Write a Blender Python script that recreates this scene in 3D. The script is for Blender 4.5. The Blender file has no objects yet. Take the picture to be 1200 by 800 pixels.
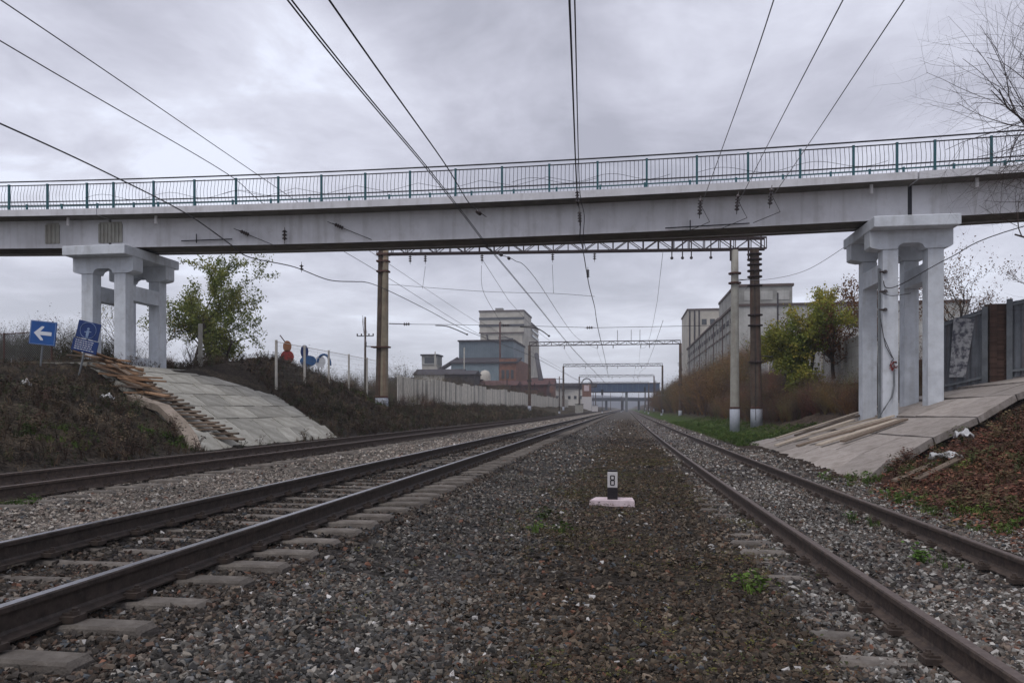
import bpy, math, random
import numpy as np
from mathutils import Vector, Matrix, noise as mn

random.seed(7)
rng = np.random.default_rng(7)
scene = bpy.context.scene
COL = scene.collection

# ------------------------------------------------------------------ camera
cam_d = bpy.data.cameras.new('camera')
cam = bpy.data.objects.new('camera', cam_d)
COL.objects.link(cam)
cam_d.sensor_width = 36.0
cam_d.lens = 26.4
cam_d.shift_y = 0.065
cam_d.clip_end = 6000
cam_d.clip_start = 0.05
cam.location = (0, 0, 1.25)
cam.rotation_euler = (math.radians(90), 0, math.atan(0.152))
scene.camera = cam

# ------------------------------------------------------------------ world / light
SUN_EL, SUN_AZ = 61, 205          # overcast: broad weak sun high behind the viewer's left
world = bpy.data.worlds.new("World")
scene.world = world
world.use_nodes = True
wt = world.node_tree
wt.nodes.clear()
def wn(t, **k):
    n = wt.nodes.new(t)
    for a, b in k.items(): setattr(n, a, b)
    return n
wo = wn('ShaderNodeOutputWorld')
sky = wn('ShaderNodeTexSky', sky_type='NISHITA', sun_disc=False)
sky.sun_elevation = math.radians(SUN_EL)
sky.sun_rotation = math.radians(SUN_AZ)
bg1 = wn('ShaderNodeBackground'); bg1.inputs[1].default_value = 0.09
wt.links.new(sky.outputs[0], bg1.inputs[0])
tc = wn('ShaderNodeTexCoord')
sep = wn('ShaderNodeSeparateXYZ'); wt.links.new(tc.outputs['Generated'], sep.inputs[0])
def wmath(op, a, b=None, clamp=False):
    n = wn('ShaderNodeMath', operation=op, use_clamp=clamp)
    for i, v in enumerate((a, b)):
        if v is None: continue
        if isinstance(v, (int, float)): n.inputs[i].default_value = v
        else: wt.links.new(v, n.inputs[i])
    return n.outputs[0]
zc = wmath('MAXIMUM', sep.outputs[2], 0.0)
zz = wmath('ADD', zc, 0.16)
comb = wn('ShaderNodeCombineXYZ')
wt.links.new(wmath('DIVIDE', sep.outputs[0], zz), comb.inputs[0])
wt.links.new(wmath('DIVIDE', sep.outputs[1], zz), comb.inputs[1])
def wnoise(scale, detail, rough, dist, off):
    m = wn('ShaderNodeMapping'); m.inputs['Location'].default_value = off
    wt.links.new(comb.outputs[0], m.inputs[0])
    n = wn('ShaderNodeTexNoise'); n.inputs['Scale'].default_value = scale
    n.inputs['Detail'].default_value = detail; n.inputs['Roughness'].default_value = rough
    n.inputs['Distortion'].default_value = dist
    wt.links.new(m.outputs[0], n.inputs['Vector'])
    return n.outputs['Fac']
n1 = wnoise(0.85, 6, 0.5, 0.35, (3.1, 1.7, 0))
n2 = wnoise(2.3, 6, 0.6, 0.3, (8.3, 2.2, 4))
mixf = wmath('ADD', wmath('MULTIPLY', n1, 0.60), wmath('MULTIPLY', n2, 0.40))
ramp = wn('ShaderNodeValToRGB')
el = ramp.color_ramp.elements
el[0].position = 0.40; el[0].color = (0.385, 0.392, 0.465, 1)
el[1].position = 0.60; el[1].color = (0.745, 0.780, 0.900, 1)
e = el.new(0.48); e.color = (0.500, 0.507, 0.595, 1)
e = el.new(0.56); e.color = (0.640, 0.655, 0.755, 1)
wt.links.new(mixf, ramp.inputs[0])
# brighter strip near the horizon, like a thin edge of the overcast
hz = wmath('POWER', wmath('SUBTRACT', 1.0, wmath('MULTIPLY', zc, 3.4, True), True), 1.6)
hm = wn('ShaderNodeMix', data_type='RGBA')
wt.links.new(wmath('MULTIPLY', hz, 0.62), hm.inputs[0])
wt.links.new(ramp.outputs[0], hm.inputs[6]); hm.inputs[7].default_value = (0.70, 0.735, 0.80, 1)
bg2 = wn('ShaderNodeBackground'); bg2.inputs[1].default_value = 1.26
wt.links.new(hm.outputs[2], bg2.inputs[0])
ms = wn('ShaderNodeMixShader'); ms.inputs[0].default_value = 0.93
wt.links.new(bg1.outputs[0], ms.inputs[1]); wt.links.new(bg2.outputs[0], ms.inputs[2])
wt.links.new(ms.outputs[0], wo.inputs[0])

sd = bpy.data.lights.new('sun', 'SUN')
sd.energy = 1.3; sd.angle = math.radians(28); sd.color = (1.0, 0.96, 0.92)
sun = bpy.data.objects.new('sun', sd); COL.objects.link(sun)
_a, _e = math.radians(SUN_AZ), math.radians(SUN_EL)
sdir = Vector((math.sin(_a) * math.cos(_e), math.cos(_a) * math.cos(_e), math.sin(_e)))
sun.rotation_euler = sdir.to_track_quat('Z', 'Y').to_euler()

vs = scene.view_settings
scene.display_settings.display_device = 'sRGB'
vs.view_transform = 'Standard'; vs.look = 'None'; vs.exposure = 0.0; vs.gamma = 1.0

# ------------------------------------------------------------------ materials
def new_mat(name):
    m = bpy.data.materials.new(name); m.use_nodes = True
    nt = m.node_tree
    return m, nt, nt.nodes['Principled BSDF']

def mat(name, c1, c2=None, scale=3.0, rough=0.85, bump=0.3, bscale=None, detail=6, metal=0.0,
        streak=0.0, streak_col=(0.1, 0.09, 0.08), lo=0.35, hi=0.65, rnd=0.0, spots=0.0, spot_col=(0.05, 0.045, 0.04), spot_scale=6, stretch=(1, 1, 1), spec=0.3):
    """noise-mottled surface with optional vertical run-off streaks and dirt spots"""
    m, nt, b = new_mat(name)
    N, Lk = nt.nodes, nt.links
    tcn = N.new('ShaderNodeTexCoord'); mp = N.new('ShaderNodeMapping'); mp.inputs['Scale'].default_value = stretch
    Lk.new(tcn.outputs['Object'], mp.inputs[0])
    n = N.new('ShaderNodeTexNoise'); n.inputs['Scale'].default_value = scale; n.inputs['Detail'].default_value = detail
    n.inputs['Roughness'].default_value = 0.62
    Lk.new(mp.outputs[0], n.inputs['Vector'])
    r = N.new('ShaderNodeValToRGB')
    r.color_ramp.elements[0].position = lo; r.color_ramp.elements[1].position = hi
    c2 = c2 or tuple(x * 0.7 for x in c1)
    r.color_ramp.elements[0].color = (*c2, 1); r.color_ramp.elements[1].color = (*c1, 1)
    Lk.new(n.outputs['Fac'], r.inputs[0])
    out = r.outputs[0]
    def mixin(fac, col, cur):
        mx = N.new('ShaderNodeMix'); mx.data_type = 'RGBA'
        Lk.new(fac, mx.inputs[0]); Lk.new(cur, mx.inputs[6]); mx.inputs[7].default_value = (*col, 1)
        return mx.outputs[2]
    if streak > 0:
        mp2 = N.new('ShaderNodeMapping'); mp2.inputs['Scale'].default_value = (5, 5, 0.35)
        Lk.new(tcn.outputs['Object'], mp2.inputs[0])
        ns = N.new('ShaderNodeTexNoise'); ns.inputs['Scale'].default_value = 1.0; ns.inputs['Detail'].default_value = 5
        Lk.new(mp2.outputs[0], ns.inputs['Vector'])
        rr = N.new('ShaderNodeMapRange'); rr.inputs[1].default_value = 0.5; rr.inputs[2].default_value = 0.75
        rr.inputs[3].default_value = 0; rr.inputs[4].default_value = streak
        Lk.new(ns.outputs['Fac'], rr.inputs[0])
        out = mixin(rr.outputs[0], streak_col, out)
    if spots > 0:
        ns = N.new('ShaderNodeTexNoise'); ns.inputs['Scale'].default_value = spot_scale; ns.inputs['Detail'].default_value = 8
        ns.inputs['Roughness'].default_value = 0.7
        Lk.new(tcn.outputs['Object'], ns.inputs['Vector'])
        rr = N.new('ShaderNodeMapRange'); rr.inputs[1].default_value = 0.52; rr.inputs[2].default_value = 0.66
        rr.inputs[3].default_value = 0; rr.inputs[4].default_value = spots
        Lk.new(ns.outputs['Fac'], rr.inputs[0])
        out = mixin(rr.outputs[0], spot_col, out)
    if rnd > 0:
        oi = N.new('ShaderNodeObjectInfo'); hs = N.new('ShaderNodeHueSaturation')
        rr = N.new('ShaderNodeMapRange'); rr.inputs[3].default_value = 1 - rnd; rr.inputs[4].default_value = 1 + rnd
        Lk.new(oi.outputs['Random'], rr.inputs[0]); Lk.new(rr.outputs[0], hs.inputs['Value'])
        Lk.new(out, hs.inputs['Color']); out = hs.outputs[0]
    Lk.new(out, b.inputs['Base Color'])
    b.inputs['Roughness'].default_value = rough; b.inputs['Metallic'].default_value = metal
    b.inputs['Specular IOR Level'].default_value = spec
    if bump > 0:
        nb = N.new('ShaderNodeTexNoise'); nb.inputs['Scale'].default_value = bscale or scale * 6
        nb.inputs['Detail'].default_value = 6
        Lk.new(mp.outputs[0], nb.inputs['Vector'])
        bp = N.new('ShaderNodeBump'); bp.inputs['Strength'].default_value = bump; bp.inputs['Distance'].default_value = 0.02
        Lk.new(nb.outputs['Fac'], bp.inputs['Height']); Lk.new(bp.outputs[0], b.inputs['Normal'])
    return m

def mat_tint(name, rough=0.9, var=0.25, scale=30, bump=0.0):
    """base colour comes from the scattered instance's own 'tint' attribute"""
    m, nt, b = new_mat(name); N, Lk = nt.nodes, nt.links
    at = N.new('ShaderNodeAttribute'); at.attribute_type = 'INSTANCER'; at.attribute_name = 'tint'
    tcn = N.new('ShaderNodeTexCoord'); n = N.new('ShaderNodeTexNoise'); n.inputs['Scale'].default_value = scale
    Lk.new(tcn.outputs['Object'], n.inputs['Vector'])
    rr = N.new('ShaderNodeMapRange'); rr.inputs[1].default_value = .3; rr.inputs[2].default_value = .7
    rr.inputs[3].default_value = 1 - var; rr.inputs[4].default_value = 1 + var
    Lk.new(n.outputs['Fac'], rr.inputs[0])
    hs = N.new('ShaderNodeHueSaturation'); Lk.new(rr.outputs[0], hs.inputs['Value']); Lk.new(at.outputs['Color'], hs.inputs['Color'])
    Lk.new(hs.outputs[0], b.inputs['Base Color']); b.inputs['Roughness'].default_value = rough
    b.inputs['Specular IOR Level'].default_value = 0.25
    return m

M = {}
M['paint'] = mat('painted_concrete', (0.66, 0.655, 0.68), (0.55, 0.545, 0.565), 0.9, 0.85, 0.2, 14, streak=0.38, streak_col=(0.30, 0.285, 0.27), spots=0.22, spot_col=(0.30, 0.285, 0.26), spot_scale=1.6)
M['paint_pier'] = mat('painted_pier', (0.63, 0.66, 0.70), (0.49, 0.515, 0.55), 1.6, 0.85, 0.25, 14, streak=0.35, streak_col=(0.28, 0.275, 0.255), spots=0.22, spot_col=(0.27, 0.26, 0.235), spot_scale=3.5)
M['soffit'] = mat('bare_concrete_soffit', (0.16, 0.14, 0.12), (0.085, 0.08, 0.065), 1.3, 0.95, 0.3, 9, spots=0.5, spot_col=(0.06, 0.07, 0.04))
M['teal'] = mat('teal_paint', (0.030, 0.115, 0.135), (0.022, 0.085, 0.10), 5, 0.5, 0.05, spots=0.2, spot_col=(0.05, 0.04, 0.04))
M['darksteel'] = mat('dark_steel', (0.035, 0.035, 0.04), (0.02, 0.02, 0.024), 8, 0.55, 0.05, metal=0.4)
M['rail'] = mat('rail_brown', (0.085, 0.062, 0.050), (0.045, 0.034, 0.030), 12, 0.75, 0.25, 40, spots=0.4, spot_col=(0.16, 0.12, 0.09), spot_scale=20)
M['rail_dark'] = mat('rail_oily', (0.058, 0.043, 0.036), (0.027, 0.021, 0.018), 12, 0.6, 0.2, 40, spots=0.3, spot_col=(0.11, 0.095, 0.08), spot_scale=16)
M['railtop'] = mat('rail_polished', (0.42, 0.42, 0.45), (0.28, 0.27, 0.28), 20, 0.28, 0.02, metal=0.9)
M['railtop_dull'] = mat('rail_top_dull', (0.15, 0.115, 0.10), (0.09, 0.065, 0.055), 20, 0.5, 0.05, metal=0.3)
M['sleeper'] = mat('sleeper_concrete', (0.185, 0.165, 0.145), (0.095, 0.082, 0.072), 7, 0.95, 0.5, 60, rnd=0.22, spots=0.5, spot_col=(0.08, 0.062, 0.05), spot_scale=9)
M['slab'] = mat('paving_slab', (0.40, 0.39, 0.35), (0.22, 0.21, 0.18), 1.8, 0.95, 0.4, 40, rnd=0.2, spots=0.7, spot_col=(0.13, 0.115, 0.085), spot_scale=3.5)
M['slab_wet'] = mat('paving_slab_brownish', (0.38, 0.34, 0.31), (0.22, 0.19, 0.165), 1.8, 0.95, 0.4, 40, rnd=0.2, spots=0.65, spot_col=(0.15, 0.12, 0.10), spot_scale=2.0)
M['wood_new'] = mat('new_wood', (0.29, 0.18, 0.105), (0.16, 0.09, 0.05), 3, 0.85, 0.3, 30, rnd=0.35, stretch=(1, 9, 9))
M['wood_old'] = mat('weathered_wood', (0.19, 0.145, 0.11), (0.10, 0.075, 0.055), 3, 0.9, 0.3, 30, rnd=0.35, stretch=(1, 9, 9))
M['wood_pale'] = mat('pale_wood', (0.50, 0.43, 0.35), (0.33, 0.275, 0.215), 3, 0.9, 0.3, 30, rnd=0.3, stretch=(1, 9, 9))
M['pole_ochre'] = mat('ochre_concrete', (0.30, 0.26, 0.19), (0.19, 0.16, 0.12), 2.0, 0.95, 0.3, 25, streak=0.75, streak_col=(0.17, 0.075, 0.045))
M['pole_brown'] = mat('brown_concrete', (0.115, 0.088, 0.068), (0.06, 0.046, 0.038), 2.0, 0.95, 0.3, 25, streak=0.5, streak_col=(0.15, 0.06, 0.04))
M['pole_grey'] = mat('grey_concrete', (0.37, 0.36, 0.32), (0.26, 0.25, 0.22), 2.0, 0.95, 0.3, 25, streak=0.35, streak_col=(0.22, 0.17, 0.13))
M['whitewash'] = mat('whitewash', (0.52, 0.55, 0.62), (0.38, 0.40, 0.46), 6, 0.9, 0.2, 30, spots=0.35, spot_col=(0.2, 0.19, 0.19))
M['rustband'] = mat('rust_steel', (0.11, 0.055, 0.045), (0.06, 0.035, 0.03), 6, 0.85, 0.2, 30)
M['truss'] = mat('truss_rust', (0.060, 0.042, 0.042), (0.034, 0.027, 0.029), 4, 0.8, 0.1, 20)
M['ceramic'] = mat('insulator_ceramic', (0.035, 0.02, 0.018), (0.025, 0.014, 0.012), 8, 0.25, 0.0, spec=0.6)
M['wire'] = mat('cable_wire', (0.045, 0.042, 0.045), (0.03, 0.028, 0.03), 8, 0.6, 0.0)
M['wire_pale'] = mat('aluminium_cable', (0.16, 0.155, 0.165), (0.11, 0.10, 0.11), 8, 0.6, 0.0)
M['wire_thin'] = mat('pale_thin_wire', (0.26, 0.255, 0.27), (0.19, 0.18, 0.19), 8, 0.6, 0.0)
M['white'] = mat('white_paint', (0.62, 0.60, 0.60), (0.50, 0.48, 0.48), 9, 0.7, 0.1)
M['pinkwhite'] = mat('pinkish_whitewash', (0.66, 0.55, 0.57), (0.50, 0.40, 0.42), 9, 0.85, 0.2, spots=0.25, spot_col=(0.25, 0.2, 0.2))
M['black'] = mat('black_paint', (0.022, 0.018, 0.022), (0.015, 0.012, 0.015), 9, 0.6, 0.1)
M['blue'] = mat('sign_blue', (0.012, 0.085, 0.30), (0.010, 0.065, 0.24), 3, 0.4, 0.0)
M['blue2'] = mat('sign_navy', (0.010, 0.035, 0.15), (0.008, 0.028, 0.12), 3, 0.4, 0.0)
M['signwhite'] = mat('sign_white', (0.66, 0.68, 0.72), (0.6, 0.62, 0.66), 3, 0.4, 0.0)
M['signpale'] = mat('sign_pale_blue', (0.22, 0.30, 0.45), (0.16, 0.22, 0.36), 3, 0.4, 0.0)
M['red'] = mat('red_paint', (0.42, 0.045, 0.04), (0.33, 0.035, 0.03), 3, 0.6, 0.0)
M['orange'] = mat('orange_paint', (0.42, 0.18, 0.08), (0.30, 0.12, 0.06), 3, 0.6, 0.0)
M['skyblue'] = mat('playground_blue', (0.03, 0.12, 0.30), (0.02, 0.08, 0.22), 3, 0.6, 0.0)
M['fence_white'] = mat('fence_white', (0.62, 0.59, 0.54), (0.44, 0.42, 0.38), 3, 0.85, 0.1, streak=0.2)
M['mesh_grey'] = mat('mesh_wire', (0.20, 0.20, 0.19), (0.14, 0.14, 0.13), 3, 0.7, 0.0, metal=0.3)
M['silo'] = mat('silo_concrete', (0.52, 0.49, 0.43), (0.37, 0.345, 0.30), 0.25, 0.95, 0.2, 3, streak=0.3, streak_col=(0.2, 0.175, 0.145))
M['ware'] = mat('warehouse_panels', (0.36, 0.355, 0.335), (0.22, 0.215, 0.20), 0.45, 0.95, 0.2, 3, streak=0.35, streak_col=(0.16, 0.15, 0.13))
M['ware2'] = mat('warehouse_white', (0.50, 0.495, 0.475), (0.33, 0.325, 0.305), 0.45, 0.95, 0.2, 3, streak=0.35, streak_col=(0.2, 0.19, 0.17))
M['parapet'] = mat('dark_parapet', (0.12, 0.09, 0.08), (0.08, 0.06, 0.055), 0.5, 0.9, 0.1)
M['glassdark'] = mat('dark_window', (0.035, 0.04, 0.045), (0.025, 0.03, 0.035), 1, 0.25, 0.0, spec=0.6)
M['cladblue'] = mat('blue_cladding', (0.16, 0.20, 0.23), (0.11, 0.145, 0.17), 0.3, 0.6, 0.0)
M['cladpale'] = mat('pale_blue_cladding', (0.24, 0.30, 0.33), (0.18, 0.23, 0.26), 0.3, 0.6, 0.0)
M['brick'] = mat('brick_red', (0.24, 0.115, 0.075), (0.14, 0.07, 0.05), 1.0, 0.9, 0.2, 8)
M['redshed'] = mat('red_cladding', (0.115, 0.045, 0.038), (0.045, 0.022, 0.02), 0.9, 0.8, 0.1)
M['roofdark'] = mat('dark_roofing', (0.055, 0.05, 0.055), (0.035, 0.03, 0.035), 0.6, 0.8, 0.1)
M['fbblue'] = mat('footbridge_blue', (0.045, 0.085, 0.16), (0.035, 0.065, 0.125), 0.5, 0.7, 0.0)
M['greycorr'] = mat('grey_corrugated', (0.19, 0.205, 0.225), (0.12, 0.13, 0.145), 1.5, 0.7, 0.0, streak=0.6, streak_col=(0.12, 0.06, 0.04))
M['frame_grey'] = mat('fence_frame', (0.20, 0.215, 0.225), (0.12, 0.13, 0.14), 2, 0.7, 0.0)
M['bark'] = mat('bark', (0.085, 0.07, 0.058), (0.045, 0.037, 0.03), 8, 0.95, 0.5, 30, stretch=(1, 1, .3))
M['bark_twig'] = mat('twig_bark', (0.075, 0.058, 0.052), (0.045, 0.035, 0.032), 8, 0.95, 0.0)
M['cloth'] = mat('white_rag', (0.62, 0.62, 0.62), (0.42, 0.42, 0.42), 5, 0.95, 0.3)
M['redpipe'] = mat('red_cable', (0.28, 0.05, 0.045), (0.20, 0.035, 0.03), 5, 0.7, 0.0)
M['orange_earth'] = mat('kerb_weathered', (0.30, 0.25, 0.205), (0.19, 0.155, 0.12), 3, 0.95, 0.4, 30)
M['hill'] = mat('far_woods', (0.05, 0.06, 0.075), (0.035, 0.045, 0.06), 0.02, 1.0, 0.0)
M['stone'] = mat_tint('ballast_stone', 0.9, 0.3, 25)
M['plant'] = mat_tint('plant_tint', 0.85, 0.2, 8)
M['twig'] = mat_tint('twig_tint', 0.95, 0.15, 8)

def leaf_mat(name, cols):
    m, nt, b = new_mat(name); N, Lk = nt.nodes, nt.links
    at = N.new('ShaderNodeAttribute'); at.attribute_name = 'lcol'
    r = N.new('ShaderNodeValToRGB'); els = r.color_ramp.elements
    for i, c in enumerate(cols):
        p = i / (len(cols) - 1)
        if i == 0: els[0].color = (*c, 1)
        elif i == len(cols) - 1: els[-1].color = (*c, 1)
        else:
            e_ = els.new(p); e_.color = (*c, 1)
    Lk.new(at.outputs['Fac'], r.inputs[0]); Lk.new(r.outputs[0], b.inputs['Base Color'])
    b.inputs['Roughness'].default_value = 0.7; b.inputs['Specular IOR Level'].default_value = 0.2
    tr = N.new('ShaderNodeBsdfTranslucent'); Lk.new(r.outputs[0], tr.inputs[0])
    mx = N.new('ShaderNodeMixShader'); mx.inputs[0].default_value = 0.3
    Lk.new(b.outputs[0], mx.inputs[1]); Lk.new(tr.outputs[0], mx.inputs[2])
    Lk.new(mx.outputs[0], nt.nodes['Material Output'].inputs[0])
    return m
M['leaf_green'] = leaf_mat('leaf_green', [(0.06, 0.095, 0.03), (0.13, 0.17, 0.045), (0.24, 0.25, 0.07), (0.38, 0.33, 0.10)])
M['leaf_yellow'] = leaf_mat('leaf_yellow_green', [(0.08, 0.12, 0.03), (0.17, 0.21, 0.04), (0.30, 0.29, 0.055), (0.44, 0.31, 0.06)])
M['leaf_rust'] = leaf_mat('leaf_rust', [(0.07, 0.035, 0.02), (0.13, 0.06, 0.03), (0.18, 0.09, 0.04), (0.14, 0.11, 0.04)])

# ------------------------------------------------------------------ mesh helpers
class MB:
    def __init__(s): s.v = []; s.f = []; s.mi = []
    def add(s, vs, fs, mi=0):
        o = len(s.v); s.v.extend([tuple(v) for v in vs]); s.f.extend([tuple(i + o for i in f) for f in fs]); s.mi.extend([mi] * len(fs)); return s
    def box(s, x0, x1, y0, y1, z0, z1, mi=0, bev=0.0):
        if bev <= 0:
            v = [(x0, y0, z0), (x1, y0, z0), (x1, y1, z0), (x0, y1, z0), (x0, y0, z1), (x1, y0, z1), (x1, y1, z1), (x0, y1, z1)]
            return s.add(v, [(0, 3, 2, 1), (4, 5, 6, 7), (0, 1, 5, 4), (1, 2, 6, 5), (2, 3, 7, 6), (3, 0, 4, 7)], mi)
        b = bev
        v = []
        for z, k in ((z0, b), (z0 + b, 0), (z1 - b, 0), (z1, b)):
            v += [(x0 + k, y0 + k, z), (x1 - k, y0 + k, z), (x1 - k, y1 - k, z), (x0 + k, y1 - k, z)]
        f = [(3, 2, 1, 0), (12, 13, 14, 15)]
        for l in range(3):
            for i in range(4):
                j = (i + 1) % 4; f.append((l * 4 + i, l * 4 + j, l * 4 + 4 + j, l * 4 + 4 + i))
        return s.add(v, f, mi)
    def obox(s, c, ax, ay, az, mi=0):
        """oriented box: centre, half-axis vectors"""
        c = Vector(c); ax = Vector(ax); ay = Vector(ay); az = Vector(az)
        v = [c + sx * ax + sy * ay + sz * az for sz in (-1, 1) for sx, sy in ((-1, -1), (1, -1), (1, 1), (-1, 1))]
        return s.add(v, [(0, 3, 2, 1), (4, 5, 6, 7), (0, 1, 5, 4), (1, 2, 6, 5), (2, 3, 7, 6), (3, 0, 4, 7)], mi)
    def tube(s, pts, r, n=5, mi=0, r1=None, cap=True):
        pts = [Vector(p) for p in pts]; m = len(pts); o = len(s.v)
        for i, p in enumerate(pts):
            d = (pts[min(i + 1, m - 1)] - pts[max(i - 1, 0)])
            if d.length < 1e-9: d = Vector((0, 0, 1))
            d.normalize()
            up = Vector((0, 0, 1)) if abs(d.z) < 0.9 else Vector((1, 0, 0))
            a = d.cross(up).normalized(); b = a.cross(d)
            rr = r if r1 is None else r + (r1 - r) * i / (m - 1)
            for k in range(n):
                t = 2 * math.pi * k / n
                s.v.append(tuple(p + a * (rr * math.cos(t)) + b * (rr * math.sin(t))))
        for i in range(m - 1):
            for k in range(n):
                k2 = (k + 1) % n
                s.f.append((o + i * n + k, o + i * n + k2, o + (i + 1) * n + k2, o + (i + 1) * n + k)); s.mi.append(mi)
        if cap:
            s.f.append(tuple(o + k for k in range(n))[::-1]); s.mi.append(mi)
            s.f.append(tuple(o + (m - 1) * n + k for k in range(n))); s.mi.append(mi)
        return s
    def lathe(s, prof, n=12, c=(0, 0, 0), mi=0):
        o = len(s.v)
        for r, z in prof:
            for k in range(n):
                t = 2 * math.pi * k / n; s.v.append((c[0] + r * math.cos(t), c[1] + r * math.sin(t), c[2] + z))
        for i in range(len(prof) - 1):
            for k in range(n):
                k2 = (k + 1) % n
                s.f.append((o + i * n + k, o + i * n + k2, o + (i + 1) * n + k2, o + (i + 1) * n + k)); s.mi.append(mi)
        s.f.append(tuple(o + k for k in range(n))[::-1]); s.mi.append(mi)
        s.f.append(tuple(o + (len(prof) - 1) * n + k for k in range(n))); s.mi.append(mi)
        return s
    def mesh(s, name, mats, smooth=False):
        me = bpy.data.meshes.new(name); me.from_pydata(s.v, [], s.f)
        for m in (mats if isinstance(mats, (list, tuple)) else [mats]): me.materials.append(m)
        me.polygons.foreach_set('material_index', s.mi)
        if smooth: me.polygons.foreach_set('use_smooth', [True] * len(s.f))
        me.update(); return me
    def build(s, name, mats, parent=None, smooth=False, loc=None):
        return link(name, s.mesh(name, mats, smooth), parent, loc)

def link(name, me, parent=None, loc=None, rot=None, scale=None):
    o = bpy.data.objects.new(name, me); COL.objects.link(o)
    if parent is not None: o.parent = parent
    if loc is not None: o.location = loc
    if rot is not None: o.rotation_euler = rot
    if scale is not None: o.scale = scale
    return o
def tag(o, label=None, cat=None, group=None, kind=None):
    if label: o['label'] = label
    if cat: o['category'] = cat
    if group: o['group'] = group
    if kind: o['kind'] = kind
    return o
def thing(name, loc=(0, 0, 0), label=None, cat=None, group=None, rot=None):
    o = bpy.data.objects.new(name, None); COL.objects.link(o); o.location = loc
    if rot: o.rotation_euler = rot
    o.empty_display_size = 0.2
    return tag(o, label, cat, group)
def lerp(a, b, t): return a + (b - a) * t
def sstep(a, b, x):
    t = np.clip((x - a) / (b - a), 0, 1); return t * t * (3 - 2 * t)

# ------------------------------------------------------------------ terrain
PW = np.array([-3000, -60, -25, -19, -18, -11.4, -10.9, -10.2, -7.0, -6.6, -6.0, -5.5, -2.45, -2.2, -1.7, -1.0, 1.0, 1.6, 3.95, 4.9, 8.6, 10.3, 13.6, 18, 60, 3000.])
PZ = np.array([2.0, 3.2, 3.0, 2.9, 2.75, 0.2, 0.06, 0.02, 0.02, -0.05, -0.05, -0.012, -0.012, -0.04, -0.13, -0.17, -0.19, -0.19, -0.19, -0.13, 0.92, 1.56, 2.4, 2.9, 3.6, 2.0])
def vnoise(x, y, f, seed=0):
    """cheap smooth value noise on arrays"""
    x = x * f + seed * 17.3; y = y * f + seed * 9.7
    xi = np.floor(x); yi = np.floor(y); fx = x - xi; fy = y - yi
    fx = fx * fx * (3 - 2 * fx); fy = fy * fy * (3 - 2 * fy)
    def h(a, b):
        v = np.sin(a * 127.1 + b * 311.7 + seed * 74.7) * 43758.5453
        return v - np.floor(v)
    return (h(xi, yi) * (1 - fx) + h(xi + 1, yi) * fx) * (1 - fy) + (h(xi, yi + 1) * (1 - fx) + h(xi + 1, yi + 1) * fx) * fy
def NE(x): return np.interp(x, [4.0, 4.55, 6.35, 10.56, 17], [14.6, 15.3, 18.2, 22.1, 27.6])
def in_pave_right(x, y):
    # near edge runs from (4.6,15.6) to (11,22.3) and on
    return (x > 4.9) & (y > NE(x)) & (y < 31.5) & (x < 16)
def gz(x, y):
    x = np.asarray(x, float); y = np.asarray(y, float)
    sh = sstep(27, 38, y) * 1.3
    xr = np.where(x > 4.9, np.maximum(x - sh, 4.9 + (x - 4.9) * 0.05), x)
    z = np.interp(xr, PW, PZ)
    z = np.where(x > 9, z + sstep(36, 55, y) * sstep(9, 14, x) * 1.5, z)
    lm = 1 - sstep(38, 52, y) * 0.27
    z = np.where(x < -10.9, z * lm, z)
    d2 = ((x + 18.3) / 2.2) ** 2 + ((y - 37) / 4.5) ** 2
    z = z + 1.0 * np.exp(-d2) * (x < -12)
    d2 = ((x + 16.0) / 1.6) ** 2 + ((y - 40) / 4.0) ** 2
    z = z + 0.45 * np.exp(-d2) * (x < -12)
    # eroded hollow just in front of the right paving edge
    e = (y - NE(x))
    z = z - np.where((x > 5.4) & (x < 15), 0.62 * np.exp(-((e + 0.55) / 0.7) ** 2) * sstep(5.4, 6.6, x), 0)
    z = z - np.where(in_pave_right(x, y), 0.10, 0)
    # hollow in front of left paving edge
    z = z - .28 * sstep(14, 17, -x) * (1 - sstep(22, 25, y))
    bank = sstep(11.2, 12.5, -x) + sstep(5.0, 6.3, x)
    rough = (vnoise(x, y, 1.1, 1) - .5) * 0.22 + (vnoise(x, y, 3.1, 2) - .5) * 0.12 + (vnoise(x, y, 0.35, 3) - .5) * 0.3
    pv = in_pave_right(x, y) | ((x < -11) & (x > -18.6) & (y > 18) & (y < 33))
    z = z + np.where(pv, 0, rough * bank)
    flat = (vnoise(x, y, 1.2, 5) - .5) * 0.05 + (vnoise(x, y, 4, 6) - .5) * 0.035
    z = z + flat * (1 - np.clip(bank, 0, 1))
    return z
def axis(segs):
    out = []
    for a, b, st in segs: out += list(np.arange(a, b, st))
    out.append(segs[-1][1]); return np.array(out)
gx = np.concatenate([[-3000, -1200, -500, -250, -150, -100, -70, -50], axis([(-40, -24, 1.0), (-24, -10, .28), (-10, 6, .2), (6, 18, .28), (18, 40, 1.0)]), [50, 70, 100, 150, 250, 500, 1200, 3000]])
gy = np.concatenate([[-60, -30, -15, -8], axis([(-4, 34, .25), (34, 60, .5), (60, 120, 1.5), (120, 300, 6)]), [340, 400, 500, 700, 1000, 1600, 3000]])
GX, GY = np.meshgrid(gx, gy)
GZ = gz(GX, GY)
nx, ny = len(gx), len(gy)
co = np.stack([GX, GY, GZ], -1).reshape(-1, 3)
ii = np.arange(ny - 1)[:, None] * nx + np.arange(nx - 1)[None, :]
faces = np.stack([ii, ii + 1, ii + nx + 1, ii + nx], -1).reshape(-1, 4)
gme = bpy.data.meshes.new('ground')
gme.vertices.add(len(co)); gme.vertices.foreach_set('co', co.ravel())
gme.loops.add(faces.size); gme.loops.foreach_set('vertex_index', faces.ravel())
gme.polygons.add(len(faces)); gme.polygons.foreach_set('loop_start', np.arange(len(faces)) * 4)
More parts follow.
